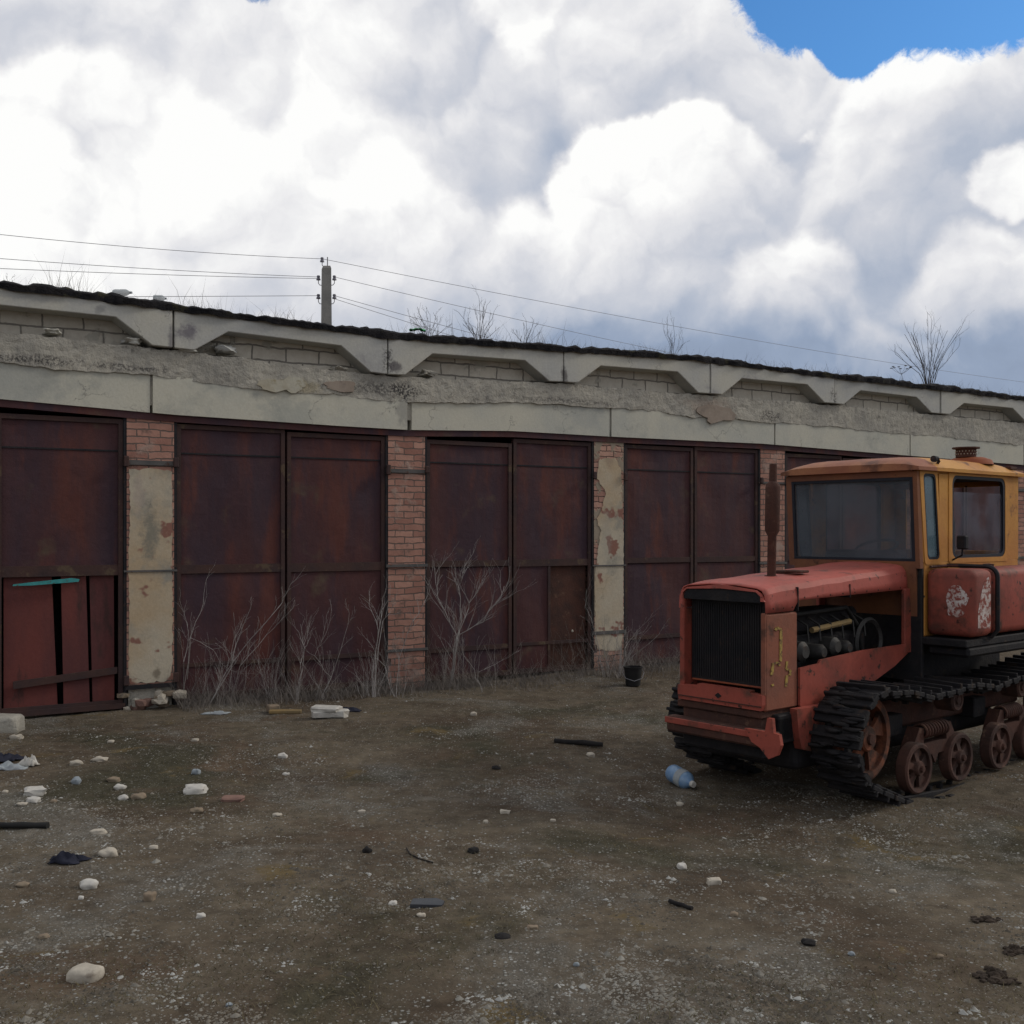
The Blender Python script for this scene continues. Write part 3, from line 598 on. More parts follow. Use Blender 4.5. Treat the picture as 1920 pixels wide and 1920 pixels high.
# ------------------------------------------------------------------ plants
def twig(mb, p, d, L, r, depth, bend=.25, spread=.5, n=4):
    pts = [p]; rs = [r]; q = p.copy(); dd = d.normalized(); seg = L/n
    for i in range(n):
        dd = (dd+Vector((random.gauss(0, bend), random.gauss(0, bend), random.gauss(0, bend)*.6+.03))).normalized()
        q = q+dd*seg; pts.append(q.copy()); rs.append(max(r*(1-(i+1)/n*.65), .0008))
        if depth > 0 and i >= 0 and random.random() < .85:
            for _ in range(random.choice((1, 1, 2))):
                s = (dd+Vector((random.uniform(-1, 1), random.uniform(-1, 1), random.uniform(-.2, .8)))*spread).normalized()
                twig(mb, q.copy(), s, L*random.uniform(.35, .6), rs[-1]*.65, depth-1, bend, spread, 3)
    mb.tube(pts, rs, 4, False)
def stem_poly(mb, pts, r, twigs=3, tl=.3):
    full = []
    for a, b in zip(pts, pts[1:]):
        for i in range(3): full.append(a.lerp(b, i/3)+Vector((random.gauss(0, .008), random.gauss(0, .02), random.gauss(0, .006))))
    full.append(pts[-1]); m = len(full)
    mb.tube(full, [r*(1-.65*i/m) for i in range(m)], 5, False)
    for i in range(2, m):
        for _ in range(twigs if random.random() < .7 else 0):
            d = (full[i]-full[i-1]).normalized()+Vector((random.uniform(-1, 1), random.uniform(-.6, .6), random.uniform(-.1, .9)))*.7
            twig(mb, full[i], d, tl*random.uniform(.4, 1.1), r*.42, 1, .18, .6, 4)
def sapling(base, polys, label, r=.008, m='bark_grey', tl=.3, twigs=1, base_bunch=0):
    b = gpt(*base); Y = b.y; mb = MB()
    for pl in polys:
        pts = [b+Vector((0, 0, -.03))]+[at(px, py, min(Y+random.uniform(-.12, .12), wy(px)-.16)) for px, py in pl]
        stem_poly(mb, [p-b for p in pts], r*.68, twigs, tl)
    for i in range(base_bunch):
        twig(mb, Vector((random.gauss(0, .07), random.gauss(0, .05), 0)), Vector((random.gauss(0, .25), random.gauss(0, .2), 1)), random.uniform(.25, .6), .0022, 1, .14, .35, 4)
    o = mb.build('bare_sapling', m); o.location = b
    tag(o, label, 'sapling', 'bare saplings along the garage doors')
sapling((345, 1318), [[(347, 1240), (352, 1185), (345, 1160)], [(355, 1200), (372, 1150), (385, 1095)], [(360, 1195), (400, 1215), (412, 1240)]], 'bare sapling nearest the cream pier, forking in front of the second door', .006, base_bunch=9)
sapling((388, 1326), [[(425, 1260), (470, 1200), (530, 1130), (545, 1095)], [(430, 1255), (445, 1205), (470, 1140)]], 'long bare sapling leaning right across the left leaf of the second door', .008, base_bunch=4)
sapling((428, 1318), [[(432, 1260), (435, 1210), (455, 1165)], [(450, 1250), (500, 1190), (540, 1150)]], 'dense twiggy bare sapling just right of the long leaning one', .006, base_bunch=9)
sapling((512, 1316), [[(515, 1285), (518, 1258)], [(505, 1290), (488, 1240)]], 'smallest bare sapling, low at the meeting edge of the second door', .004, base_bunch=5)
sapling((555, 1318), [[(562, 1260), (570, 1215), (563, 1195)], [(570, 1215), (582, 1195)]], 'short bare sapling with a forked tip at the seam of the second door', .006, base_bunch=4)
sapling((600, 1312), [[(625, 1260), (640, 1215), (655, 1150)], [(620, 1270), (590, 1230), (610, 1190)]], 'bare sapling leaning right over the right leaf of the second door', .006, base_bunch=3)
sapling((700, 1308), [[(700, 1240), (710, 1180), (692, 1135)], [(712, 1175), (718, 1120)], [(715, 1165), (732, 1148)]], 'upright bare sapling left of the red brick pier with a bushy base', .009, base_bunch=16)
sapling((742, 1304), [[(720, 1250), (700, 1215)], [(745, 1232), (775, 1165), (800, 1120), (808, 1085)]], 'bare sapling crossing in front of the red brick pier', .007, base_bunch=4)
sapling((845, 1284), [[(852, 1215), (865, 1165), (862, 1100), (868, 1075)], [(857, 1195), (820, 1120), (816, 1080)], [(860, 1190), (905, 1165), (938, 1120), (945, 1100)], [(856, 1200), (878, 1140), (895, 1110)]], 'tallest and widest bare sapling, spreading in front of the third door', .011, tl=.4, twigs=2, base_bunch=12)
sapling((905, 1294), [[(890, 1255), (868, 1225)], [(895, 1260), (930, 1245)]], 'low bare sapling with a kinked stem right of the tallest one', .007, base_bunch=2)
sapling((1132, 1272), [[(1118, 1190), (1108, 1160), (1097, 1138), (1100, 1105)]], 'thin bare sapling leaning left beside the cream and pink pier', .007, base_bunch=5)
sapling((1158, 1270), [[(1170, 1215), (1195, 1182)], [(1165, 1225), (1150, 1190)], [(1172, 1240), (1235, 1190)]], 'low bushy bare sapling at the foot of the cream and pink pier', .006, base_bunch=18)

def shrub(px, wpx, hpx, nst, label, back=.5, r=.005, dark='bark_dark', cat='shrub'):
    b = roofpt(px, back); b.z -= .06; sc = b.y/F; mb = MB()
    for i in range(nst):
        fx = random.uniform(-1, 1); tip = Vector((fx*wpx*.5*sc, random.uniform(-.25, .25), hpx*sc*random.uniform(.6, 1.05)*(1-.25*abs(fx))))
        mid = tip*.45+Vector((-fx*wpx*.07*sc, 0, .02)); pts = [Vector((fx*.02, 0, 0)), mid, tip]
        stem_poly(mb, pts, r*random.uniform(.6, 1), 1, hpx*sc*.22)
    o = mb.build('bare_shrub', dark); o.location = b
    tag(o, label, cat, 'bare shrubs growing on the roof')
shrub(805, 90, 72, 13, 'bare shrub on the roof just right of the green scrap', r=.004)
shrub(900, 80, 92, 14, 'tallest bare shrub on the middle of the roof, right of the pole')
shrub(985, 55, 68, 9, 'thin bare shrub on the roof, third to the right of the pole', r=.0035)
shrub(1262, 50, 84, 6, 'sparse spindly shrub standing alone on the roof above the fourth door', r=.0035)
shrub(1742, 115, 150, 17, 'large fan-shaped bare shrub on the roof above the tractor cab', r=.008)
shrub(20, 22, 45, 3, 'spindly dry stalks on the roof at the left edge', r=.003)
# umbel weed
b = roofpt(1690, .5); mb = MB(); sc = b.y/F
mb.tube([(0, 0, -.05), (.02, 0, 12*sc), (0, 0, 22*sc)], .003, 4, False)
for i in range(9):
    t = 2*PI*i/9; e = Vector((math.cos(t)*18*sc, math.sin(t)*.12, 33*sc+random.uniform(-.02, .02)))
    mb.tube([(0, 0, 20*sc), tuple(e*.6+Vector((0, 0, .06))), tuple(e)], .002, 3, False); mb.rock(e, .028, .028, .008, i, 1)
o = mb.build('umbel_weed', 'bark_dark'); o.location = b; tag(o, 'dry umbrella-topped weed on the roof beside the fan-shaped shrub', 'weed')
def blade(mb, p, h, lean, w):
    d = Vector((random.gauss(0, lean), random.gauss(0, lean), 1)); a = random.uniform(0, PI); t = Vector((math.cos(a), math.sin(a), 0))*w
    m = p+d*h*.5; e = p+Vector((d.x*1.6, d.y*1.6, 1))*h
    mb.add([p-t, p+t, m+t*.7, m-t*.7, e], [(0, 1, 2, 3), (3, 2, 4)])
mb = MB()
for i in range(9000):
    px = random.uniform(-60, 1980)
    dens = .25+.75*max(0, noise.noise(Vector((px*.012, 0, 4)))+.25)
    if random.random() > dens: continue
    q = roofpt(px, random.uniform(.05, 1.6)); q.z -= .05
    big = 1.9 if (80 < px < 170 or 330 < px < 460 or 740 < px < 1060) and random.random() < .3 else 1
    blade(mb, q, random.uniform(.04, .26)*big, .25, .0022)
tag(mb.build('roof_grass', 'roof_grass'), 'thin dry grass standing along the mossy roof edge', 'grass', kind='stuff')
# weeds at the foot of the doors
mb = MB()
for i in range(6500):
    px = random.uniform(330, 1500); s = ws(px)
    off = abs(random.gauss(0, .42))*(.5+.9*(px > 900 and px < 1300))
    if off > 1.2: continue
    p = Vector((AX+DX*s+DY*(off+.02), AY+DY*s-DX*(off+.02), 0)); p.z = gz(p.x, p.y)-.01
    h = random.uniform(.05, .26)*(1+.6*noise.noise(Vector((px*.01, 0, 0))))*max(.25, 1-off*.8)
    if 1090 < px < 1240: h *= 1.5
    blade(mb, p, h, .45, .0028)
for i in range(220):
    px = random.uniform(335, 1330); s = ws(px); off = abs(random.gauss(0, .2))+.03
    p = Vector((AX+DX*s+DY*off, AY+DY*s-DX*off, 0)); twig(mb, p, Vector((random.gauss(0, .5), random.gauss(0, .3), 1)), random.uniform(.15, .55), .0018, 1, .22, .6, 3)
tag(mb.build('dry_weeds', 'weed'), 'grey tangle of dry weeds along the foot of the doors', 'weeds', kind='stuff')
# low moss / grass tufts in the yard
mb = MB()
for i in range(42000):
    y = 3.9+9*random.random()**1.3; x = random.uniform(-.52, .52)*y*1.15
    if noise.noise(Vector((x*.6, y*.6, 7)))+.6*(noise.noise(Vector((x*1.9, y*1.9, 2)))) < .04: continue
    blade(mb, Vector((x, y, gz(x, y)-.003)), random.uniform(.006, .026), .9, .0022)
m_ = mat('yard_grass', (.080, .074, .040), (.14, .115, .065), (.18, .15, .085), .9, .95, 0, 30, s3=2)
tag(mb.build('yard_grass', m_), 'sparse mossy turf creeping over the yard soil', 'grass', kind='stuff')

# ------------------------------------------------------------------ gravel
mb = MB(); R = random.random
OCT = [(1, 0, 0), (0, 1, 0), (-1, 0, 0), (0, -1, 0), (0, 0, 1), (.7, .7, .1), (-.7, .7, .1), (-.7, -.7, .1), (.7, -.7, .1)]
OF = [(0, 5, 4), (5, 1, 4), (1, 6, 4), (6, 2, 4), (2, 7, 4), (7, 3, 4), (3, 8, 4), (8, 0, 4)]
cnt = 0
while cnt < 75000:
    y = 3.7+11.5*R()**1.7; x = (R()-.5)*1.1*y
    cl = noise.noise(Vector((x*.7+5, y*.9, 3)))+.7*noise.noise(Vector((x*2.3, y*2.9, 8)))
    if cl < -.12+.5*R()-(.12 if x > 0 and y < 8 else 0) or (y > 9.5 and R() < .4): continue
    s = .0022+.0078*R()**3+(.014*R() if R() < .03 else 0)
    if x > AX+(y-AY)/K if False else False: continue
    a = 6.28*R(); ca, sa = math.cos(a), math.sin(a); sx, sy, sz_ = s*(.7+.8*R()), s*(.6+.6*R()), s*(.5+.5*R()); z = gz(x, y)
    mb.add([(x+(p[0]*sx*ca-p[1]*sy*sa)*(.8+.4*R()), y+(p[0]*sx*sa+p[1]*sy*ca)*(.8+.4*R()), z+p[2]*sz_-.001) for p in OCT], OF); cnt += 1
tag(mb.build('gravel', 'gravel'), 'loose pale gravel scattered over the brown yard', 'gravel', kind='stuff')

# ------------------------------------------------------------------ stones and litter
def stone(px, py, w, h, label, m='pale_stone', cut=.25, name='stone', cat='stone', flat=.8, group='pale stones lying about the yard'):
    base = gpt(px, py+h*.42); sc = base.y/F; sx = w*sc*.5; sz_ = h*sc*.5
    o = MB().rock((0, 0, sz_*.55), sx, sx*flat, sz_*.95, px*.13+py*.07, 3 if w > 15 else 2, .38 if w < 50 else .16, cut, random.uniform(-.3, .3)).build(name, m, smooth=55)
    o.location = base+Vector((0, 0, -.18*sz_)); tag(o, label, cat, group); return o
stones = [
 (160, 1817, 62, 36, 'largest white stone, alone on dark turf at the lower left', 'pale_stone', .4),
 (203, 1598, 34, 19, 'rounded white stone right of the crumpled dark rag', 'pale_stone', .2),
 (166, 1651, 33, 25, 'jagged white stone below the crumpled dark rag', 'white_block', .0),
 (42, 1658, 24, 11, 'flat yellowish stone near the left edge, below the dark rag', 'tan_stone', .2),
 (152, 1684, 12, 10, 'tiny white chip just below the jagged white stone', 'white_block', .1),
 (280, 1678, 21, 25, 'upright grey-cream stone right of the jagged white one', 'tan_stone', .3),
 (376, 1724, 17, 13, 'small white chip in the left foreground right of the upright stone', 'white_block', .1),
 (83, 1754, 20, 10, 'dull half-buried stone above and left of the largest white stone', 'tan_stone', .1),
 (185, 1560, 26, 12, 'flat pale stone above the rounded white one', 'pale_stone', .3),
 (288, 1586, 16, 10, 'small dull white stone right of the rounded white one', 'pale_stone', .1),
 (66, 1481, 38, 17, 'squared white block fragment topmost in the cluster above the black pipe', 'white_block', .6),
 (62, 1498, 26, 13, 'white lump under the squared white block fragment', 'white_block', .2),
 (41, 1507, 18, 8, 'lowest flat chip of the cluster above the black pipe', 'pale_stone', .2),
 (100, 1501, 12, 8, 'small yellowish chip at the right of the cluster above the black pipe', 'tan_stone', .2),
 (10, 1483, 12, 8, 'small pale chip left of the squared white block fragment', 'pale_stone', .2),
 (32, 1385, 22, 13, 'yellowish stone in front of the grey concrete lump', 'pale_stone', .4),
 (143, 1430, 22, 14, 'pale stone just right of the crumpled sheets', 'pale_stone', .1),
 (187, 1424, 26, 11, 'low cream stone, farther right beside the crumpled sheets', 'pale_stone', .1),
 (143, 1462, 18, 17, 'bluish white stone below the pale stone by the crumpled sheets', 'blue_stone', .2),
 (214, 1456, 24, 12, 'tan stone behind a pair of small white ones', 'tan_stone', .2),
 (224, 1475, 21, 12, 'upper white stone of the pair in front of the tan one', 'white_block', .1),
 (231, 1492, 17, 12, 'lower white stone of the pair beside the wide tan one', 'white_block', .2),
 (260, 1490, 26, 14, 'wide tan stone right of the white pair', 'tan_stone', .2),
 (367, 1477, 40, 18, 'long smooth white slab stone with rounded ends', 'white_block', .5),
 (367, 1445, 16, 12, 'bluish grey stone behind the long white slab stone', 'blue_stone', .4),
 (436, 1496, 40, 12, 'pinkish broken brick lying right of the long white slab stone', 'pink_brick', .6),
 (368, 1519, 24, 12, 'dull brown stone in front of the long white slab stone', 'tan_stone', .1),
 (530, 1416, 18, 13, 'round white stone alone in the middle left of the yard', 'white_block', .2),
 (536, 1441, 14, 6, 'flat white chip in front of the round white stone', 'white_block', .3),
 (519, 1525, 18, 8, 'flat cream stone well right of the pinkish brick', 'pale_stone', .2),
 (208, 1391, 14, 6, 'small flat chip in front of the door with red boards', 'pale_stone', .3),
 (366, 1387, 13, 7, 'small tan chip in front of the second door', 'pale_stone', .5),
 (888, 1339, 13, 10, 'white stone nearest the third door', 'pale_stone', .3),
 (1108, 1411, 17, 9, 'pale stone just in front of the charred stick', 'pale_stone', .2),
 (678, 1519, 14, 6, 'small cream chip in the middle of the yard, left of the wedge', 'pale_stone', .6),
 (947, 1518, 17, 8, 'wedge-shaped cream stone in the middle of the yard', 'pale_stone', .5),
 (1037, 1536, 10, 6, 'tiny square chip right of the wedge-shaped stone', 'pale_stone', .6),
 (911, 1537, 11, 8, 'small pale pebble in front of the wedge-shaped stone', 'pale_stone', .2),
 (1275, 1490, 14, 11, 'white pebble right in front of the blue plastic bottle', 'pale_stone', .2),
 (1279, 1616, 18, 14, 'round white stone in the middle right foreground', 'white_block', .2),
 (1339, 1650, 26, 15, 'blocky cream stone in the middle right foreground', 'pale_stone', .6),
 (1376, 1714, 15, 12, 'dull cream pebble below the blocky cream stone', 'tan_stone', .2),
 (1674, 1655, 14, 12, 'pale pebble alone in the right foreground gravel', 'pale_stone', .1),
 (1597, 1789, 14, 10, 'bluish pebble right of the round black lump', 'blue_stone', .1),
 (1763, 1790, 13, 11, 'orange-tan pebble in the lower right gravel', 'tan_stone', .2),
 (790, 1715, 16, 10, 'cream pebble in front of the slate-grey piece', 'pale_stone', .2),
 (737, 1689, 17, 10, 'crumbly white chip left of the slate-grey piece', 'white_block', .0),
 (999, 1743, 20, 8, 'flat tan chip right of the slate-grey piece', 'tan_stone', .3),
 (1081, 1820, 12, 9, 'bluish white pebble at the lower middle of the gravel', 'blue_stone', .2),
 (430, 1742+150, 15, 9, 'pale chip at the bottom of the yard, left of the middle', 'blue_stone', .2)]
for t in stones: stone(t[0], t[1], t[2], t[3], t[4], t[5], t[6])
def lump(px, py, w, h, label, m='charred_wood', name='lump', cat='lump', cut=0, group=None): 
    return stone(px, py, w, h, label, m, cut, name, cat, .9, group)
gl = 'black lumps on the yard'
lump(688, 1594, 18, 15, 'black knobbly lump on a yellowish patch of soil', name='black_lump', group=gl)
lump(887, 1588, 22, 14, 'black flat-topped lump in the middle of the yard', name='black_lump', group=gl)
lump(930, 1434, 18, 9, 'small black lump left of the charred stick', name='black_lump', group=gl)
lump(1516, 1763, 25, 14, 'round black lump in the right foreground', name='black_lump', cut=.2, group=gl)
lump(943, 1760, 30, 9, 'low black clod right of and below the slate-grey piece', name='black_lump', group=gl)
def clod(px, py, w, h, label, m, name, cat, group):
    base = gpt(px, py); sc = base.y/F; mb = MB()
    for i in range(34):
        u = random.gauss(0, .2); v_ = random.gauss(0, .2); u = max(-.4, min(.4, u)); v_ = max(-.4, min(.4, v_)); q = .5+.9*math.exp(-(u*u+v_*v_)*6)
        mb.rock((u*w*sc, v_*w*sc*.9, h*sc*.12*q), w*sc*random.uniform(.05, .14), w*sc*random.uniform(.05, .12), h*sc*random.uniform(.18, .42)*q, i+px, 2, .6)
    o = mb.build(name, m, smooth=60); o.location = base; tag(o, label, cat, group); return o
gl2 = 'dark clods of earth at the lower right'
clod(1852, 1716, 60, 9, 'uppermost dark earth clod at the lower right', 'dark_soil', 'earth_clod', 'clod', group=gl2)
clod(1905, 1775, 60, 13, 'dark earth clod at the right edge of the photo, between two others', 'dark_soil', 'earth_clod', 'clod', group=gl2)
clod(1862, 1830, 84, 17, 'widest dark earth clod, lowest at the lower right', 'dark_soil', 'earth_clod', 'clod', group=gl2)
o = lump(8, 1354, 62, 44, 'big grey concrete lump against the door with red boards', 'cement', 'concrete_lump', 'concrete', .6); 
def bar(p0, p1, r, label, m, name, cat, flat=1, ends_=True, n=8):
    a, b = gpt(*p0), gpt(*p1); c = (a+b)/2; z = max(gz(c.x, c.y), (a.z+b.z)/2)+r*.8; mb = MB(); pts = []
    for i in range(6):
        t = i/5; q = a.lerp(b, t)-c; q.z = z-c.z+random.gauss(0, r*.12); q.y += random.gauss(0, r*.15); pts.append(q)
    o = mb.tube(pts, [r*(1+random.uniform(-.12, .12)) for _ in pts], n).build(name, m, smooth=50); o.location = c; o.location.z = c.z
    tag(o, label, cat); return o
bar((-30, 1551), (90, 1553), .022, 'black pipe lying at the left edge of the yard', 'rubber_black', 'black_pipe', 'pipe')
bar((1040, 1393), (1130, 1400), .022, 'charred stick lying left of the tractor', 'charred_wood', 'charred_stick', 'stick')
bar((1255, 1692), (1298, 1706), .011, 'short dark stick in the right foreground below the blocky cream stone', 'charred_wood', 'dark_stick', 'stick')
a = gpt(800, 1695)
o = MB().prism([(-.085, -.03), (.075, -.035), (.09, .01), (.05, .04), (-.07, .03)], 0, .02, 'z').build('slate_piece', 'slate'); o.location = a+Vector((0, 0, .004)); o.rotation_euler = (.15, .05, .1)
tag(o, 'slate-grey flat rectangular piece in the middle foreground', 'scrap')
# curved wire-like root
mb = MB(); pts = [gpt(762, 1590), gpt(768, 1603), gpt(785, 1612), gpt(812, 1617)]; c = pts[0].copy()
o = mb.tube([p-c+Vector((0, 0, .006)) for p in pts], .004, 5).build('bent_wire', 'charred_wood', smooth=60); o.location = c; tag(o, 'thin dark bent wire on the ground right of the knobbly black lump', 'wire')
def cloth(px, py, wpx, dpx, hgt, label, m, name, cat, seed):
    b = gpt(px, py); sc = b.y/F; w = wpx*sc; d = w*dpx; vs = []; n = 14
    for j in range(n+1):
        for i in range(n+1):
            u, v = i/n-.5, j/n-.5; r = 1+.5*noise.noise(Vector((u*3+seed, v*3, seed)))
            x, y = u*w*r, v*d*r; e = max(0, 1-(2*max(abs(u), abs(v)))**3)
            z = hgt*(.55+.9*noise.noise(Vector((u*4, v*4, seed*2)))+.35*noise.noise(Vector((u*10, v*10, seed))))*e
            vs.append((x, y, max(.004, z)+.004))
    fs = [(j*(n+1)+i, j*(n+1)+i+1, (j+1)*(n+1)+i+1, (j+1)*(n+1)+i) for j in range(n) for i in range(n)]
    o = MB().add(vs, fs).build(name, m, smooth=50); o.location = b; sl = o.modifiers.new('s', 'SOLIDIFY'); sl.thickness = .004
    tag(o, label, cat); return o
cloth(125, 1621, 66, .5, .06, 'crumpled dark rag above the jagged white stone', 'dark_cloth', 'dark_rag', 'rag', 3)
cloth(8, 1432, 62, .6, .06, 'dark blue rag behind crumpled white sheets at the left edge', 'dark_cloth', 'blue_rag', 'rag', 5)
cloth(18, 1447, 56, .5, .055, 'dirty white crumpled sheet at the left edge, in front of the blue rag', 'pale_sheet', 'crumpled_sheet', 'sheet', 8)
cloth(52, 1441, 34, .6, .10, 'brightest white crumpled sheet, standing right of the dirty one', 'white_block', 'crumpled_sheet', 'sheet', 11)
cloth(655, 1336, 42, .5, .05, 'dark blue rag right of the broken white blocks', 'dark_cloth', 'dark_rag', 'rag', 14)
# broken white blocks near the wall
for i, (px, py, w, h, lb) in enumerate([(604, 1342, 40, 13, 'left lower piece of the broken white blocks'), (634, 1344, 34, 14, 'right lower piece of the broken white blocks'), (612, 1331, 52, 8, 'flat upper piece resting on the broken white blocks')]):
    b = gpt(px, 1347); sc = b.y/F; z0 = 0 if i < 2 else 13*sc
    o = MB().bev(-w*sc/2, w*sc/2, -.08, .08, z0, z0+h*sc, .012).build('white_block', 'white_block'); o.location = b; o.rotation_euler = (0, random.uniform(-.03, .03), random.uniform(-.3, .3))
    for v in o.data.vertices: v.co += Vector((random.uniform(-.012, .012), random.uniform(-.012, .012), random.uniform(-.006, .006)))
    tag(o, lb, 'block', 'broken white blocks by the second door')
b = gpt(536, 1337); o = MB().bev(-.17, .16, -.05, .05, 0, .035, .006).build('yellow_board', 'yellow_board'); o.location = b; o.rotation_euler = (0, .02, .12); tag(o, 'short yellowish board lying by the weeds left of the white blocks', 'board')
b = gpt(512, 1334); o = MB().bev(-.06, .06, -.05, .05, 0, .075, .01).build('brick_half', 'tan_stone'); o.location = b; o.rotation_euler = (0, 0, .5); tag(o, 'tan half brick standing behind the yellowish board', 'brick')
b = gpt(445, 1340); o = cloth(405, 1338, 45, .4, .03, 'pale torn sheet by the weeds under the second door', 'pale_sheet', 'torn_sheet', 'sheet', 21)
# black bucket
b = gpt(1187, 1286); mb = MB()
mb.lathe([(0, .012), (.088, .012), (.112, .225), (.121, .23), (.121, .24), (.105, .24), (.082, .02), (0, .02)], 20)
r = mb.build('bucket', 'rubber_black', smooth=40); r.location = b; tag(r, 'black bucket standing in the weeds before the fourth door', 'bucket')
MB().tube([(-.115, 0, .2), (-.13, -.03, .17), (-.1, -.10, .11), (0, -.135, .08), (.1, -.10, .11), (.13, -.03, .17), (.115, 0, .2)], .004, 5).build('handle', 'wire', r)
# plastic bottle by the bumper
b = gpt(1271, 1464); T = Matrix.Rotation(math.radians(200), 4, 'Z') @ Matrix.Rotation(math.radians(68), 4, 'X')
def bottle(name, T, L, r, m, label, loc_, capm='white_block', n=18):
    rt = MB().lathe([(0, 0), (r*.85, 0), (r, .02), (r, L*.30), (r*.93, L*.34), (r, L*.38), (r, L*.68), (r*.9, L*.76), (r*.45, L*.90), (r*.3, L*.94), (r*.3, L), (0, L)], n, T).build(name, m, smooth=50)
    MB().lathe([(0, L*1.05), (r*.34, L*1.05), (r*.36, L*.99), (r*.36, L*.945), (0, L*.945)], 12, T).build('cap', capm, rt, smooth=40)
    rt.location = loc_; tag(rt, label, 'bottle'); return rt
bt = bottle('plastic_bottle', Matrix.Rotation(math.radians(28), 4, 'Z') @ Matrix.Rotation(math.radians(98), 4, 'X'), .27, .068, 'blue_plastic', 'blue plastic bottle lying by the tractor bumper, cap towards the camera', b+Vector((-.03, .13, .085)))
MB().lathe([(.0705, .115), (.0705, .185)], 18, Matrix.Rotation(math.radians(28), 4, 'Z') @ Matrix.Rotation(math.radians(98), 4, 'X')).build('paper_label', 'pale_sheet', bt, smooth=60)
for px, L, r, lb, an in ((213, .20, .036, 'clear bottle lying on the roof edge, left of the two', 80), (288, .13, .034, 'clear jar-like bottle lying on the roof edge, right of the two', 95)):
    q = roofpt(px, .08); q.z += .045
    bottle('roof_bottle', Matrix.Rotation(math.radians(an), 4, 'Z') @ Matrix.Rotation(math.radians(92), 4, 'X'), L, r, 'bottle_plastic', lb, q, 'pale_sheet')['group'] = 'bottles on the roof'
q = roofpt(783, .06); q.z += .035; vs = []; n = 10
for j in range(5):
    for i in range(n+1): vs.append(((i/n-.5)*.20, (j/4-.5)*.12, .012+.03*noise.noise(Vector((i*.5, j*.7, 3)))+.02*(1-abs(i/n-.5)*2)))
o = MB().add(vs, [(j*(n+1)+i, j*(n+1)+i+1, (j+1)*(n+1)+i+1, (j+1)*(n+1)+i) for j in range(4) for i in range(n)]).build('plastic_scrap', 'green_plastic'); o.location = q
o.modifiers.new('s', 'SOLIDIFY').thickness = .004; tag(o, 'bright green plastic scrap on the roof edge', 'scrap')

# ------------------------------------------------------------------ crawler tractor (local x = backwards, -y = the near side)
AL = math.radians(40)
TR = empty('crawler_tractor', (1.497, 7.676, 0), AL, 'derelict red crawler tractor with a yellow cab, standing on the right of the yard', 'tractor')
def B(u0, u1, v0, v1, z0, z1, r=.008): return MB().bev(u0, u1, -v1, -v0, z0, z1, r)
def addB(mb, u0, u1, v0, v1, z0, z1, r=.008): return mb.bev(u0, u1, -v1, -v0, z0, z1, r)
# chassis
mb = MB()
for v in (-.42, .34): addB(mb, .10, 3.6, v, v+.08, .42, .62)
addB(mb, .1, .26, -.42, .42, .44, .60); addB(mb, 1.2, 1.4, -.6, .6, .36, .52); addB(mb, 2.5, 2.7, -.6, .6, .36, .52); addB(mb, 1.9, 3.6, -.30, .30, .5, 1.05, .03)
addB(mb, 1.86, 3.55, -.72, .86, 1.00, 1.06)
mb.build('chassis', 'grease_black', TR)
# hood
def hood_z(u): return interp([(0, 1.52), (.37, 1.555), (1.2, 1.60), (1.86, 1.645)], u)
vs = []; us = [i*1.86/30 for i in range(31)]
cs = [(-.383, -.13), (-.375, -.07), (-.352, -.035), (-.31, -.02), (-.12, -.004), (.12, -.004), (.31, -.02), (.352, -.035), (.375, -.07), (.383, -.13)]
for u in us:
    lo = interp([(0, 1.33), (.37, 1.335), (.371, 1.405), (1.86, 1.435)], u)
    z = hood_z(u); dent = .010*noise.noise(Vector((u*3, 0, 0)))
    vs.append((u, .385, lo))
    for v, dz in cs: vs.append((u, -v, z+dz+dent+.004*noise.noise(Vector((u*5, v*5, 1)))))
    vs.append((u, -.385, lo))
m = len(cs)+2
fs = [(i*m+j, (i+1)*m+j, (i+1)*m+j+1, i*m+j+1) for i in range(len(us)-1) for j in range(m-1)]
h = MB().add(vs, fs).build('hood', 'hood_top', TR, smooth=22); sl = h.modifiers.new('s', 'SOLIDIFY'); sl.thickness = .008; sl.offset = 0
MB().prism([(-.345, 1.40), (.345, 1.40), (.345, 1.44), (.31, 1.47), (0, 1.483), (-.31, 1.47), (-.345, 1.44)], -.004, .012, 'x').build('hood_nose', 'grease_black', TR)
MB().prism([(-.385, 1.41), (-.35, 1.41), (-.35, 1.445), (-.31, 1.474), (0, 1.488), (.31, 1.474), (.35, 1.445), (.35, 1.33), (.385, 1.33), (.38, 1.42), (.35, 1.462), (.31, 1.487), (0, 1.517), (-.31, 1.487), (-.35, 1.462)], -.014, .008, 'x').build('nose_lip', 'hood_top', TR)
B(.70, .82, -.05, .05, 1.57, 1.60).build('hood_cap', 'rust_brown', h)
MB().box(.365, .372, -.392, .392, 1.33, 1.5).build('hood_seam', 'grease_black', h)
for u_ in (1.02,): MB().box(u_, u_+.006, -.392, .392, 1.40, 1.50).build('hood_seam', 'grease_black', h)
for k in range(9):
    uu = .45+.16*k; MB().rock((uu, -.388, interp([(.371, 1.422), (1.86, 1.452)], uu)), .008, .005, .008, k, 1, 0).build('bolt', 'rust_brown', h)
for uu in (.08, .2, .3): MB().rock((uu, -.388, 1.36), .008, .005, .008, 1, 1, 0).build('bolt', 'rust_brown', h)
MB().bev(.66, .78, -.20, -.06, 1.585, 1.605, .006).build('hood_patch', 'rust_brown', h)
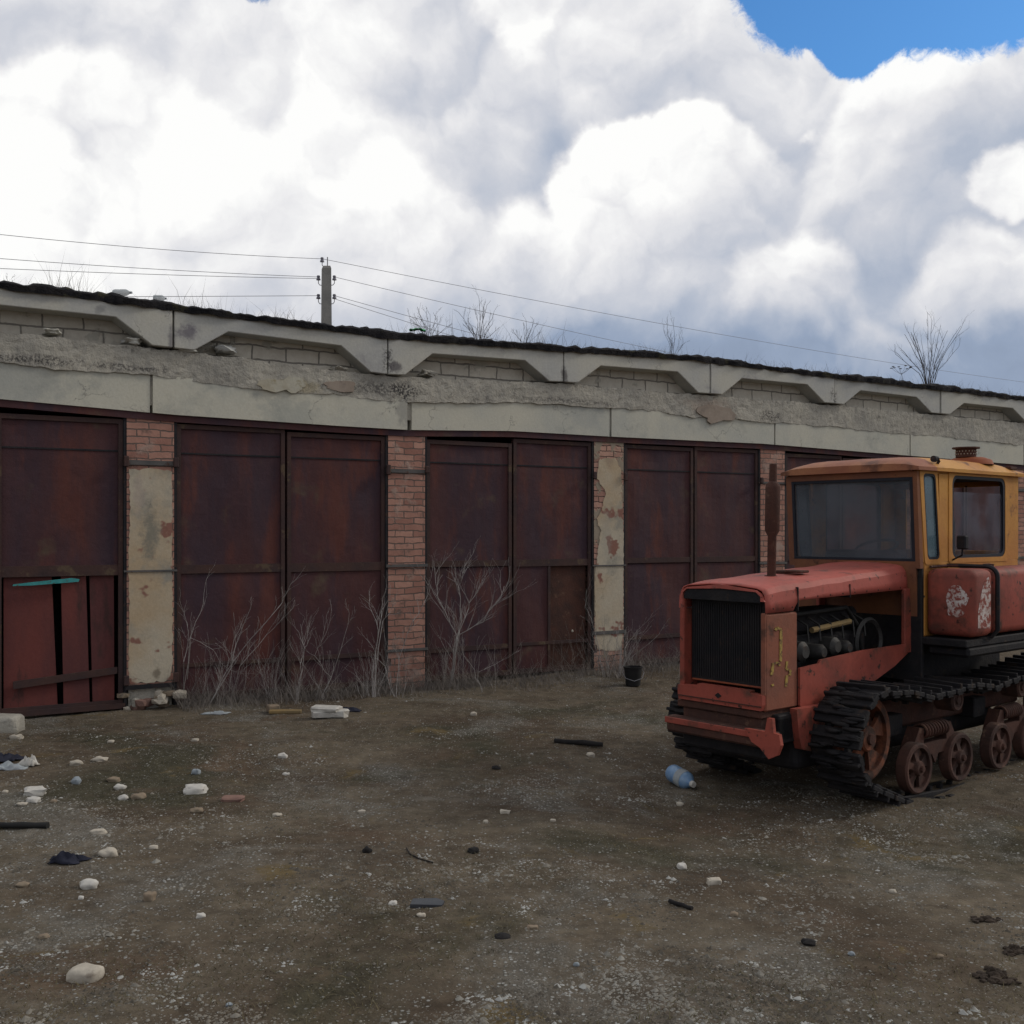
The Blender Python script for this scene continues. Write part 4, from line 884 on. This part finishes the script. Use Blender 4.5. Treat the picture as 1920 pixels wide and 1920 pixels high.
# radiator cowl
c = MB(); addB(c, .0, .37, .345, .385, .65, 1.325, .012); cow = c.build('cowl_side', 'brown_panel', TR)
addB(MB(), .0, .37, -.385, -.345, .65, 1.325, .012).build('cowl_side', 'red_paint', TR)
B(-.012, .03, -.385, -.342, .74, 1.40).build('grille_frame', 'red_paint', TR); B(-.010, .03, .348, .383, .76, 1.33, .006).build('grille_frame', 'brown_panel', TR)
rd = B(.07, .12, -.34, .34, .80, 1.42); rd.build('radiator', 'grease_black', TR)
fn = MB()
for i in range(30): x = -.30+i*.0207; fn.box(.062, .069, x, x+.006, .83, 1.38)
fn.build('radiator_fins', 'dark_steel', TR)
B(.045, .065, -.31, .31, .80, .812, .003).build('radiator_sill', 'orange_rust', TR)
fp = MB().prism([(-.37, .66), (.37, .66), (.38, .70), (.38, .765), (.20, .775), (.19, .79), (-.28, .79), (-.28, .775), (-.38, .765), (-.38, .70)], -.035, .02, 'x').build('nose_panel', 'red_paint', TR)
MB().prism([(-.03, .725), (0, .705), (.03, .725), (0, .745)], -.04, -.034, 'x').build('nose_hole', 'grease_black', fp)
MB().box(-.043, -.036, -.375, .375, .685, .692).build('nose_rib', 'rust_brown', fp)
addB(addB(MB(), -.02, .35, -.40, .36, .60, .655), -.0, .3, -.36, .34, .52, .60).build('front_tray', 'rust_brown', TR)
# painted yellow marks on the cowl side
yv = -.3885
def mark(polys, m, par, y0=yv, nm='painted_mark'):
    q = MB()
    for pl in polys: q.prism(pl, y0-.0015, y0+.004)
    return q.build(nm, m, par)
def mpx(px, py, v): # side plane pixel -> (u, z)
    r = (px-960)/F; ox, oy = 1.497+v*math.sin(AL), 7.676-v*math.cos(AL)
    u = (r*oy-ox)/(math.cos(AL)-r*math.sin(AL)); y = oy+u*math.sin(AL); return (u, EYE+(HOR-py)/F*y)
def strokes(lines, wpx, v):
    out = []
    for (x0, y0, x1, y1) in lines:
        dx, dy = x1-x0, y1-y0; L = math.hypot(dx, dy) or 1; nx_, ny_ = -dy/L*wpx/2, dx/L*wpx/2; k = 4
        a = []; b = []
        for i in range(k+1):
            t = i/k; w = random.uniform(.75, 1.2); x, y = x0+dx*t, y0+dy*t
            a.append(mpx(x+nx_*w, y+ny_*w, v)); b.append(mpx(x-nx_*w, y-ny_*w, v))
        out.append(a+b[::-1])
    return out
mark(strokes([(1453, 1182, 1456, 1177), (1456, 1177, 1464, 1181), (1464, 1181, 1463, 1240)], 5, .385), 'yellow_mark', cow)
mark(strokes([(1449, 1245, 1446, 1266), (1447, 1245, 1458, 1242), (1458, 1242, 1461, 1248), (1446, 1285, 1450, 1284)], 4, .385), 'yellow_mark', cow, yv-.001)
mark(strokes([(1475, 1240, 1474, 1254), (1474, 1254, 1481, 1258), (1481, 1256, 1480, 1266), (1475, 1266, 1473, 1287)], 4, .385), 'yellow_mark', cow, yv-.0005)
# bumper
bp = B(-.10, -.0, -.44, .52, .42, .535, .015).build('bumper', 'rust_brown', TR)
MB().prism([(.30, .545), (.47, .545), (.49, .64), (.53, .64), (.54, .545), (.585, .54), (.60, .47), (.57, .40), (.50, .365), (.43, .43), (.36, .46)], -.125, -.095, 'x').add([], []).build('bumper_bracket', 'red_paint', bp)
for o_ in (bpy.data.objects['bumper_bracket'],):
    for v in o_.data.vertices: v.co.y *= -1
MB().bev(-.113, -.103, -.50, .44, .485, .53, .004).build('bumper_lip', 'red_paint', bp)
B(.01, .10, -.38, .36, .31, .42, .02).build('skirt', 'grease_black', TR)
B(.3, 3.2, -.42, .42, .20, .45, .06).build('belly_shade_block', 'grease_black', TR)  # low black box added to deepen the shade under the tractor
MB().prism([(.24, .655), (.62, .655), (.60, .56), (.55, .47), (.50, .36), (.42, .34), (.30, .37), (.27, .45), (.25, .56)], -.47, -.41).build('side_bracket', 'red_paint', TR)
# lower side panels
for sgn in (1, -1):
    poly = [(.37, .66), (.37, .925), (.60, .94), (.62, .965), (1.2, .995), (1.80, 1.0), (1.82, .93), (1.62, .84), (1.35, .755), (1.1, .705), (.80, .67), (.66, .62), (.5, .62)]
    o = MB().prism(poly, -.405*sgn, -.385*sgn).build('side_panel', 'red_paint', TR)
MB().box(.60, .61, -.411, -.404, .66, .94).build('panel_seam', 'rust_brown', o) if False else None
B(1.76, 1.86, .375, .41, .93, 1.44, .006).build('hood_post', 'red_paint', TR)
B(1.76, 1.86, -.41, -.375, .93, 1.44, .006).build('hood_post', 'red_paint', TR)
B(1.85, 1.89, -.5, .5, .7, 1.62).build('firewall', 'grease_black', TR)
# engine
e = MB(); addB(e, .45, 1.55, -.2, .2, .62, 1.12, .03); addB(e, .5, 1.5, -.16, .16, 1.12, 1.30, .03)
eng = e.build('engine', 'grease_black', TR)
for u, r, z, m_e in ((.55, .075, 1.02, 'engine_metal'), (.78, .06, 1.0, 'engine_metal'), (.96, .07, 1.03, 'engine_metal'), (1.12, .055, 1.01, 'engine_metal')):
    T = Matrix.Translation((u, -.20, z)) @ Matrix.Rotation(PI/2, 4, 'X')
    MB().lathe([(0, .13), (r*.6, .13), (r, .10), (r, -.02), (0, -.02)], 16, T).build('engine_cover', m_e, eng, smooth=40)
MB().tube([(.75, -.24, 1.16), (1.25, -.24, 1.2)], .022, 8).build('fuel_rail', 'yellow_board', eng)
MB().tube([(.45, -.22, 1.28), (1.2, -.24, 1.31), (1.4, -.22, 1.15), (1.45, -.22, .95)], .018, 8).build('hose', 'rubber_black', eng, smooth=60)
T = Matrix.Translation((1.5, -.25, 1.03)) @ Matrix.Rotation(PI/2, 4, 'X')
MB().lathe([(.15, 0), (.17, .02), (.19, 0), (.17, -.02), (.15, 0)], 24, T).build('flywheel_ring', 'engine_metal', eng, smooth=60)
for i in range(7):
    u = .5+.15*i; MB().tube([(u, -.17, 1.25), (u+.03, -.25, 1.2), (u+.02, -.27, 1.08)], .008, 5).build('injector_pipe', 'engine_metal', eng)
# exhaust
T = Matrix.Translation((.545, 0, 0)) @ Matrix.Rotation(math.radians(1.5), 4, 'Y')
ex = MB().lathe([(.033, 1.50), (.033, 1.86), (.055, 1.90), (.056, 2.22), (.05, 2.25), (.03, 2.27), (.028, 2.40), (.022, 2.40), (.022, 2.2)], 16, T).build('exhaust_pipe', 'rust_brown', TR, smooth=40)
MB().lathe([(.036, 1.55), (.052, 1.55), (.052, 1.565), (.036, 1.565)], 16, T).build('flange', 'rust_brown', ex)
# cab
cu0, cu1, cv0, cv1 = 1.87, 3.50, -.72, .50
zb, zt = 1.64, 2.37; LN = .085
def lean(z): return -LN*(z-1.1)/(zt-1.1)*1.0
cab = empty('cab', (0, 0, 0)); cab.parent = TR; 
def side_ring(outer, inner_list, y0, y1):            # wall in the u-z plane with rectangular openings, built from strips
    pass
yb = MB()
# near and far side frame: sill, header, posts
for (v0, v1) in ((cv1-.035, cv1), (cv0, cv0+.035)):
    addB(yb, cu0+.02, cu1, v0, v1, 1.06, 1.655, .01)
    yb.prism([(cu0+lean(2.345)+.01, 2.355), (cu1, 2.375), (cu1, 2.42), (cu0+lean(2.4)+.01, 2.42)], -v1, -v0)
    yb.prism([(2.14, 1.65), (2.30, 1.65), (2.30, 2.375), (2.12, 2.37)], -v1, -v0)
    yb.prism([(3.27, 1.65), (cu1, 1.65), (cu1, 2.38), (3.27, 2.38)], -v1, -v0)
    yb.prism([(cu0+lean(1.65)+.0, 1.65), (cu0+lean(1.65)+.055, 1.65), (cu0+lean(2.37)+.055, 2.37), (cu0+lean(2.37), 2.37)], -v1, -v0)
# back frame
addB(yb, cu1-.03, cu1+.002, cv0+.036, cv1-.036, 1.06, 1.72); addB(yb, cu1-.03, cu1+.002, cv0+.036, cv1-.036, 2.3, 2.42)
for v in (cv0+.036, cv1-.156): addB(yb, cu1-.03, cu1+.002, v, v+.12, 1.72, 2.3)
yb.build('cab_side', 'yellow_paint', cab)
fb = MB()
a, b_ = cu0+lean(1.65), cu0+lean(2.37)
def frontbar(v0, v1, z0, z1, m_=.04):
    fb.add([(cu0+lean(z)+d, -v, z) for d in (-.012, m_) for z in (z0, z1) for v in (v0, v1)], [(0, 1, 3, 2), (4, 6, 7, 5), (0, 2, 6, 4), (1, 5, 7, 3), (0, 4, 5, 1), (2, 3, 7, 6)])
frontbar(cv0-.002, cv0+.05, 1.60, 2.37); frontbar(cv1-.035, cv1+.002, 1.60, 2.37); frontbar(cv0+.051, cv1-.036, 2.325, 2.40); frontbar(cv0+.051, cv1-.036, 1.10, 1.655)
fb.build('cab_front', 'cab_front', cab)
def pane(name, poly, m, par, y0=None, T=.006):
    return MB().prism(poly, y0, y0+T).build(name, m, par)
z0, z1 = 1.657, 2.323
gw = MB(); gw.add([(cu0+lean(z)+d, -v, z) for d in (.004, .010) for z in (z0, z1) for v in (cv0+.052, cv1-.037)], [(0, 1, 3, 2), (4, 6, 7, 5), (0, 2, 6, 4), (1, 5, 7, 3), (0, 4, 5, 1), (2, 3, 7, 6)])
ws_ = gw.build('windscreen', 'dust_reflection_glass', cab)
sq = MB()
for v0, v1, za, zb2 in ((cv0+.05, cv0+.075, z0, z1), (cv1-.062, cv1-.037, z0, z1), (cv0+.076, cv1-.063, z1-.022, z1), (cv0+.076, cv1-.063, z0, z0+.02)):
    sq.add([(cu0+lean(z)+d, -v, z) for d in (-.012, .003) for z in (za, zb2) for v in (v0, v1)], [(0, 1, 3, 2), (4, 6, 7, 5), (0, 2, 6, 4), (1, 5, 7, 3), (0, 4, 5, 1), (2, 3, 7, 6)])
sq.build('windscreen_seal', 'seal_rubber', ws_)
def rrect(u0, u1, z0, z1, r, n=5, sk=0):
    p = []
    for cx, cz, a0 in ((u1-r, z1-r, 0), (u0+r, z1-r, 90), (u0+r, z0+r, 180), (u1-r, z0+r, 270)):
        for i in range(n+1):
            t = math.radians(a0+90*i/n); z = cz+r*math.sin(t); p.append((cx+r*math.cos(t)+sk*(z-z0), z))
    return p
def ringp(mb, po, pi_, y0, y1):
    n = len(po); vs = [(a, y, b) for y in (y0, y1) for a, b in po]+[(a, y, b) for y in (y0, y1) for a, b in pi_]
    fs = []
    for i in range(n):
        j = (i+1) % n
        fs += [(i, j, 2*n+j, 2*n+i), (n+i, 3*n+i, 3*n+j, n+j), (i, n+i, n+j, j), (2*n+i, 2*n+j, 3*n+j, 3*n+i)]
    return mb.add(vs, fs)
for v, sg in ((cv1, 1), (cv0, -1)):
    yo = -v-.006 if sg > 0 else -v-.03; 
    # corner fillets come from a yellow frame ring, dark rubber inside it
    r1 = ringp(MB(), rrect(2.27, 3.30, 1.635, 2.395, .03), rrect(2.325, 3.245, 1.675, 2.355, .07), yo, yo+.036).build('window_frame', 'yellow_paint', cab)
    ringp(MB(), rrect(2.322, 3.248, 1.672, 2.358, .07), rrect(2.352, 3.215, 1.70, 2.328, .06), yo+.004, yo+.032).build('window_seal', 'seal_rubber', r1)
    pane('window_pane', rrect(2.34, 3.225, 1.69, 2.34 if sg < 0 else 2.22, .06), 'clear_glass', r1, yo+.015)
    s_ = -.10
    r2 = ringp(MB(), rrect(1.895, 2.165, 1.63, 2.39, .03, 5, -.11), rrect(1.935, 2.125, 1.67, 2.355, .04, 5, -.10), yo, yo+.036).build('window_frame', 'yellow_paint', cab)
    ringp(MB(), rrect(1.932, 2.128, 1.667, 2.358, .04, 5, -.10), rrect(1.95, 2.11, 1.69, 2.335, .035, 5, -.10), yo+.003, yo+.032).build('window_seal', 'seal_rubber', r2)
    pane('window_pane', rrect(1.945, 2.115, 1.68, 2.345, .04, 5, -.10), 'side_glass', r2, yo+.015)
# cab roof: domed, front half rust red, rear half yellow
def roof_part(u0, u1, m, nm):
    vs = []; n = 14; q = 12
    for i in range(n+1):
        u = u0+(u1-u0)*i/n
        for j in range(q+1):
            v = cv0-.03+(cv1-cv0+.07)*j/q; a = (u-1.70)/(3.56-1.70); b = j/q
            e = (1-abs(2*a-1)**6)*(1-abs(2*b-1)**6); vs.append((u, -v, 2.405+.012*0+.105*e**.8+.003*noise.noise(Vector((u*5, v*5, 0)))))
    k = len(vs); vs += [(x, y, 2.405-.028) for x, y, z in vs]
    Q = q+1; fs = []
    for i in range(n):
        for j in range(q): a = i*Q+j; fs += [(a, a+Q, a+Q+1, a+1), (k+a, k+a+1, k+a+Q+1, k+a+Q)]
    for i in range(n):
        for j in (0, q): a = i*Q+j; fs.append((a, a+Q, k+a+Q, k+a))
    for j in range(q):
        for i in (0, n): a = i*Q+j; fs.append((a, a+1, k+a+1, k+a))
    return MB().add(vs, fs).build(nm, m, cab, smooth=50)
roof_part(1.735, 2.02, 'faded_roof', 'roof_front'); roof_part(2.021, 3.56, 'yellow_paint', 'roof_rear')
T = Matrix.Translation((3.05, -.28, -.015))
vent = MB().lathe([(.20, 2.49), (.185, 2.53), (.12, 2.555), (0, 2.56)], 20, T).build('vent_base', 'orange_rust', cab, smooth=50)
MB().lathe([(.0, 2.555), (.085, 2.556), (.085, 2.63), (.115, 2.63), (.115, 2.642), (0, 2.648)], 20, T @ Matrix.Translation((-.06, 0, 0))).build('vent_cap', 'rust_brown', vent, smooth=40)
vh = MB()
for k in range(20):
    for r_ in range(2):
        t = 2*PI*k/20+r_*.15; c_ = T @ Vector((-.06+.0865*math.cos(t), .0865*math.sin(t), 2.582+.024*r_)); vh.rock(c_, .0055, .0055, .0055, 0, 1, 0)
vh.build('vent_holes', 'pale_stone', vent)
lp = MB().tube([(2.12, -.47, 2.42), (2.12, -.50, 2.46), (2.09, -.50, 2.49)], .012, 6).build('lamp_bracket', 'dark_steel', cab)
MB().lathe([(0, -.01), (.026, 0), (.026, .03), (0, .035)], 14, Matrix.Translation((2.06, -.50, 2.475)) @ Matrix.Rotation(-PI/2, 4, 'Y')).build('lamp', 'dark_steel', lp)
B(3.36, 3.48, .40, .50, 2.44, 2.465, .004).build('roof_lug', 'rust_brown', cab)
# cab interior
st = B(2.70, 3.10, -.30, .10, 1.35, 1.48, .04).build('seat', 'seat_cloth', cab); B(3.06, 3.18, -.30, .10, 1.45, 2.02, .04).build('seat_back', 'seat_cloth', st)
col_ = MB().tube([(2.05, .12, 1.1), (2.2, .12, 1.72)], .03, 8).build('steering_column', 'grease_black', cab)
MB().lathe([(.16, 0), (.175, .013), (.19, 0), (.175, -.013), (.16, 0)], 24, Matrix.Translation((2.22, .12, 1.76)) @ Matrix.Rotation(-.35, 4, 'Y')).build('steering_wheel', 'rubber_black', col_, smooth=60)
B(1.93, 2.10, -.45, .25, 1.30, 1.74, .03).build('dashboard', 'grease_black', cab)
B(1.9, 3.46, cv0+.04, cv1-.04, 1.07, 1.10).build('cab_floor', 'grease_black', cab)
B(1.8, 3.45, cv0+.04, cv1-.04, 2.345, 2.372).build('headliner', 'seat_cloth', cab)
pane_r = MB().box(3.475, 3.48, -.34, .56, 1.72, 2.30).build('rear_window', 'clear_glass', cab)
mr = MB().tube([(2.33, -.505, 1.66), (2.30, -.60, 1.70), (2.27, -.62, 1.80)], .008, 5).build('mirror_arm', 'dark_steel', cab); MB().bev(2.24, 2.30, -.66, -.58, 1.75, 1.86, .01).build('mirror', 'dark_steel', mr)
# fuel tanks
def rbox(u0, u1, v0, v1, z0, z1, r, nm, m):
    return MB().bev(u0, u1, -v1, -v0, z0, z1, r).build(nm, m, TR, smooth=60)
tk = rbox(1.90, 2.225, .50, .90, 1.075, 1.60, .06, 'fuel_tank', 'tank_red')
tk2 = rbox(2.285, 3.45, .51, .885, 1.08, 1.60, .06, 'fuel_tank', 'red_paint')
pst = []
for i in range(6):
    t = PI/2*i/5; pst.append((-.825-.088*math.sin(t)+.0, 1.535+.082*math.cos(t)))
path = [(2.255, -.50, 1.617)]+[(2.255, a, b) for a, b in pst]+[(2.255, -.913, 1.12), (2.255, -.86, 1.06)]
MB().tube(path, .018, 6).build('tank_strap', 'dark_steel', tk, smooth=60)
MB().tube([(1.95, -.52, 1.612), (2.2, -.52, 1.617), (2.25, -.6, 1.617)], .012, 6).build('tank_hose', 'rust_brown', tk)
MB().lathe([(.04, 0), (.045, .03), (0, .035)], 14, Matrix.Translation((2.5, -.72, 1.60))).build('filler_cap', 'rust_brown', tk2)
# white paint on the tank: a smear on the front face, a broad stripe on the side
def blobpoly(cx, cz, rx, rz2, seed):
    return [(cx+rx*(1+.35*noise.noise(Vector((math.cos(t)*2, math.sin(t)*2, seed))))*math.cos(t), cz+rz2*(1+.35*noise.noise(Vector((math.cos(t)*2, math.sin(t)*2, seed+3))))*math.sin(t)) for t in [2*PI*i/30 for i in range(30)]]
MB().prism([(-a, b) for a, b in blobpoly(.765, 1.35, .085, .125, 2)], 1.8978, 1.902, 'x').build('painted_mark', 'white_mark', tk)
pts = [(1.965, 1.15), (2.15, 1.14), (2.165, 1.20), (2.165, 1.46), (2.13, 1.54), (2.07, 1.51), (2.02, 1.42), (1.985, 1.34), (1.965, 1.26)]
MB().prism(pts, -.9025, -.898).build('painted_mark', 'white_mark', tk)
# running gear
def track_path(n=52):
    ctrl = []
    cx, cz, r = .763, .42, .345
    for i in range(9):
        t = math.radians(95+ (255-95)*i/8); ctrl.append((cx+r*math.cos(t), cz+r*math.sin(t)))
    ctrl += [(.90, .0), (1.15, -.10), (1.7, -.135), (2.3, -.135), (2.9, -.135), (3.35, -.09)]
    sx, sz_, sr = 3.62, .42, .34
    for i in range(8):
        t = math.radians(-75+160*i/7); ctrl.append((sx+sr*math.cos(t), sz_+sr*math.sin(t)))
    ctrl += [(3.35, .735), (3.05, .70), (2.75, .69), (2.4, .655), (2.1, .69), (1.93, .70), (1.7, .685), (1.35, .675), (1.05, .74)]
    P_ = [Vector((a, 0, b)) for a, b in ctrl]; P_.append(P_[0]); L = [0]
    for a, b in zip(P_, P_[1:]): L.append(L[-1]+(b-a).length)
    res = []; j = 0
    for k in range(n):
        d = L[-1]*k/n
        while L[j+1] < d: j += 1
        t = (d-L[j])/(L[j+1]-L[j]); res.append((P_[j].lerp(P_[j+1], t), (P_[j+1]-P_[j]).normalized()))
    return res, L[-1]/n
def track(vc):
    mb = MB(); res, pit = track_path()
    for p, d in res:
        an = math.atan2(d.z, d.x); T = Matrix.Translation((p.x, -vc, p.z)) @ Matrix.Rotation(-an, 4, 'Y') @ Matrix.Rotation(random.gauss(0, .02), 4, 'X')
        # local x along the run, local z inwards (run is anticlockwise seen from near side)
        h = pit*.5
        mb.bev(-h*.86, h*.86, -.195, .195, -.018, .018, .005, T)
        mb.bev(-.012, .012, -.195, .195, -.052, -.014, .004, T)
        for y in (-.075, .075): mb.bev(-h*1.05, h*1.05, y-.016, y+.016, .012, .055, .005, T)
        for y in (-.17, .17): mb.bev(-h*.5, h*.5, y-.02, y+.02, .012, .035, .004, T)
        mb.bev(-.018, .018, -.02, .02, .015, .075, .004, T)
    return mb.build('track', 'grease_black', TR)
# check winding: inward side must face the loop centre
def wheel(name, u, v, z, r, w, m, holes=5, par=TR, hubm=None):
    T = Matrix.Translation((u, -v, z)) @ Matrix.Rotation(PI/2, 4, 'X')
    mb = MB(); mb.lathe([(r*.80, w/2-.004), (r*.93, w/2), (r, w/2-.012), (r, -w/2+.012), (r*.93, -w/2), (r*.80, -w/2+.004), (r*.80, w/2-.004)], 32, T)
    mb.lathe([(0, w/2+.012), (r*.26, w/2+.01), (r*.30, w/2-.004), (r*.30, -w/2), (0, -w/2)], 20, T)
    for k in range(holes):
        t = 2*PI*k/holes+.3; t1 = PI/holes*.5
        pts = []
        for rr_, hw in ((r*.26, t1*1.5), (r*.5, t1*.85), (r*.84, t1*1.15)):
            pts.append((rr_, t-hw, t+hw))
        vs = []
        for zz in (w*.22, -w*.02):
            for rr_, a0, a1 in pts:
                for i in range(4): a_ = a0+(a1-a0)*i/3; vs.append(T @ Vector((rr_*math.cos(a_), rr_*math.sin(a_), zz+ (w*.12 if rr_ < r*.4 else 0))))
        fs = []
        for lay in (0, 12):
            for q in range(2):
                for i in range(3): a_ = lay+q*4+i; fs.append((a_, a_+1, a_+5, a_+4))
        for q in range(2):
            for i in (0, 3): a_ = q*4+i; fs.append((a_, a_+4, a_+16, a_+12))
        mb.add(vs, fs)
    o = mb.build(name, m, par, smooth=35)
    MB().lathe([(0, w/2+.032), (r*.12, w/2+.03), (r*.14, w/2+.012), (0, w/2+.012)], 12, T).build('hub_cap', hubm or 'rust_brown', o)
    return o
for sg in (1, -1):
    v = .665*sg
    track(v)
    wheel('idler_wheel', .763, v-.02*sg, .42, .305, .12, 'idler_rust', 5)
    wheel('drive_sprocket', 3.62, v, .42, .28, .12, 'rust_brown', 6)
    for u in (1.355, 1.977, 2.635, 3.20): wheel('road_wheel', u, v+.05*sg, .135, .19, .10, 'wheel_rust', 5)
    for u in (1.93, 3.02):
        T = Matrix.Translation((u, -(v+.02*sg), .585)) @ Matrix.Rotation(PI/2*sg, 4, 'X')
        MB().lathe([(0, .085), (.03, .085), (.034, .07), (.055, .068), (.06, .078), (.078, .078), (.09, .065), (.09, -.08), (0, -.08)], 24, T).build('support_roller', 'wheel_rust', TR, smooth=30)
    for a0, b0_ in ((1.355, 1.977), (2.635, 3.20)):
        c0 = (a0+b0_)/2; mb = MB()
        mb.prism([(a0-.05, .10), (a0+.05, .08), (a0+.12, .20), (c0-.05, .20), (c0, .13), (c0+.05, .20), (b0_-.12, .20), (b0_-.05, .08), (b0_+.05, .10), (b0_+.02, .27), (b0_-.08, .42), (b0_-.15, .41), (b0_-.14, .29), (c0, .29), (a0+.14, .29), (a0+.15, .41), (a0+.08, .42), (a0-.02, .27)], -v-.05, -v+.05)
        bg_ = mb.build('bogie', 'rust_brown', TR)
        pts = []; L_ = (b0_-.13)-(a0+.13)
        for i in range(14*9+1):
            t = i/(14*9); th_ = 2*PI*t*9; pts.append((a0+.13+L_*t, -v-.02*sg+.052*math.cos(th_), .385+.052*math.sin(th_)))
        MB().tube(pts, .011, 6).build('coil_spring', 'rust_brown', bg_, smooth=60)
        MB().tube([(a0+.13, -v-.02*sg, .385), (b0_-.13, -v-.02*sg, .385)], .028, 10).build('spring_rod', 'grease_black', bg_)
    # hanging mud and grease between track and hull
    mb = MB(); addB(mb, .95, 3.5, (.45 if sg > 0 else -.50), (.50 if sg > 0 else -.45), .38, .60, .02); mb.build('track_frame', 'rust_brown', TR)
for sg in (1, -1):
    mb = MB()
    for i in range(40):
        t = math.radians(100+4*i); mb.rock((.763+.375*math.cos(t), -sg*random.uniform(.50, .80), .42+.355*math.sin(t)), .028, .07, .016, i, 2, .5)
    mb.build('caked_mud', 'grease_black', TR, smooth=75)
addB(MB(), 1.9, 3.5, .52, .86, .92, 1.0, .02).build('platform', 'grease_black', TR)
MB().tube([(3.0, -.80, .95), (3.4, -.86, .97), (3.7, -.86, 1.02)], .018, 6).build('linkage_rod', 'tan_stone', TR)
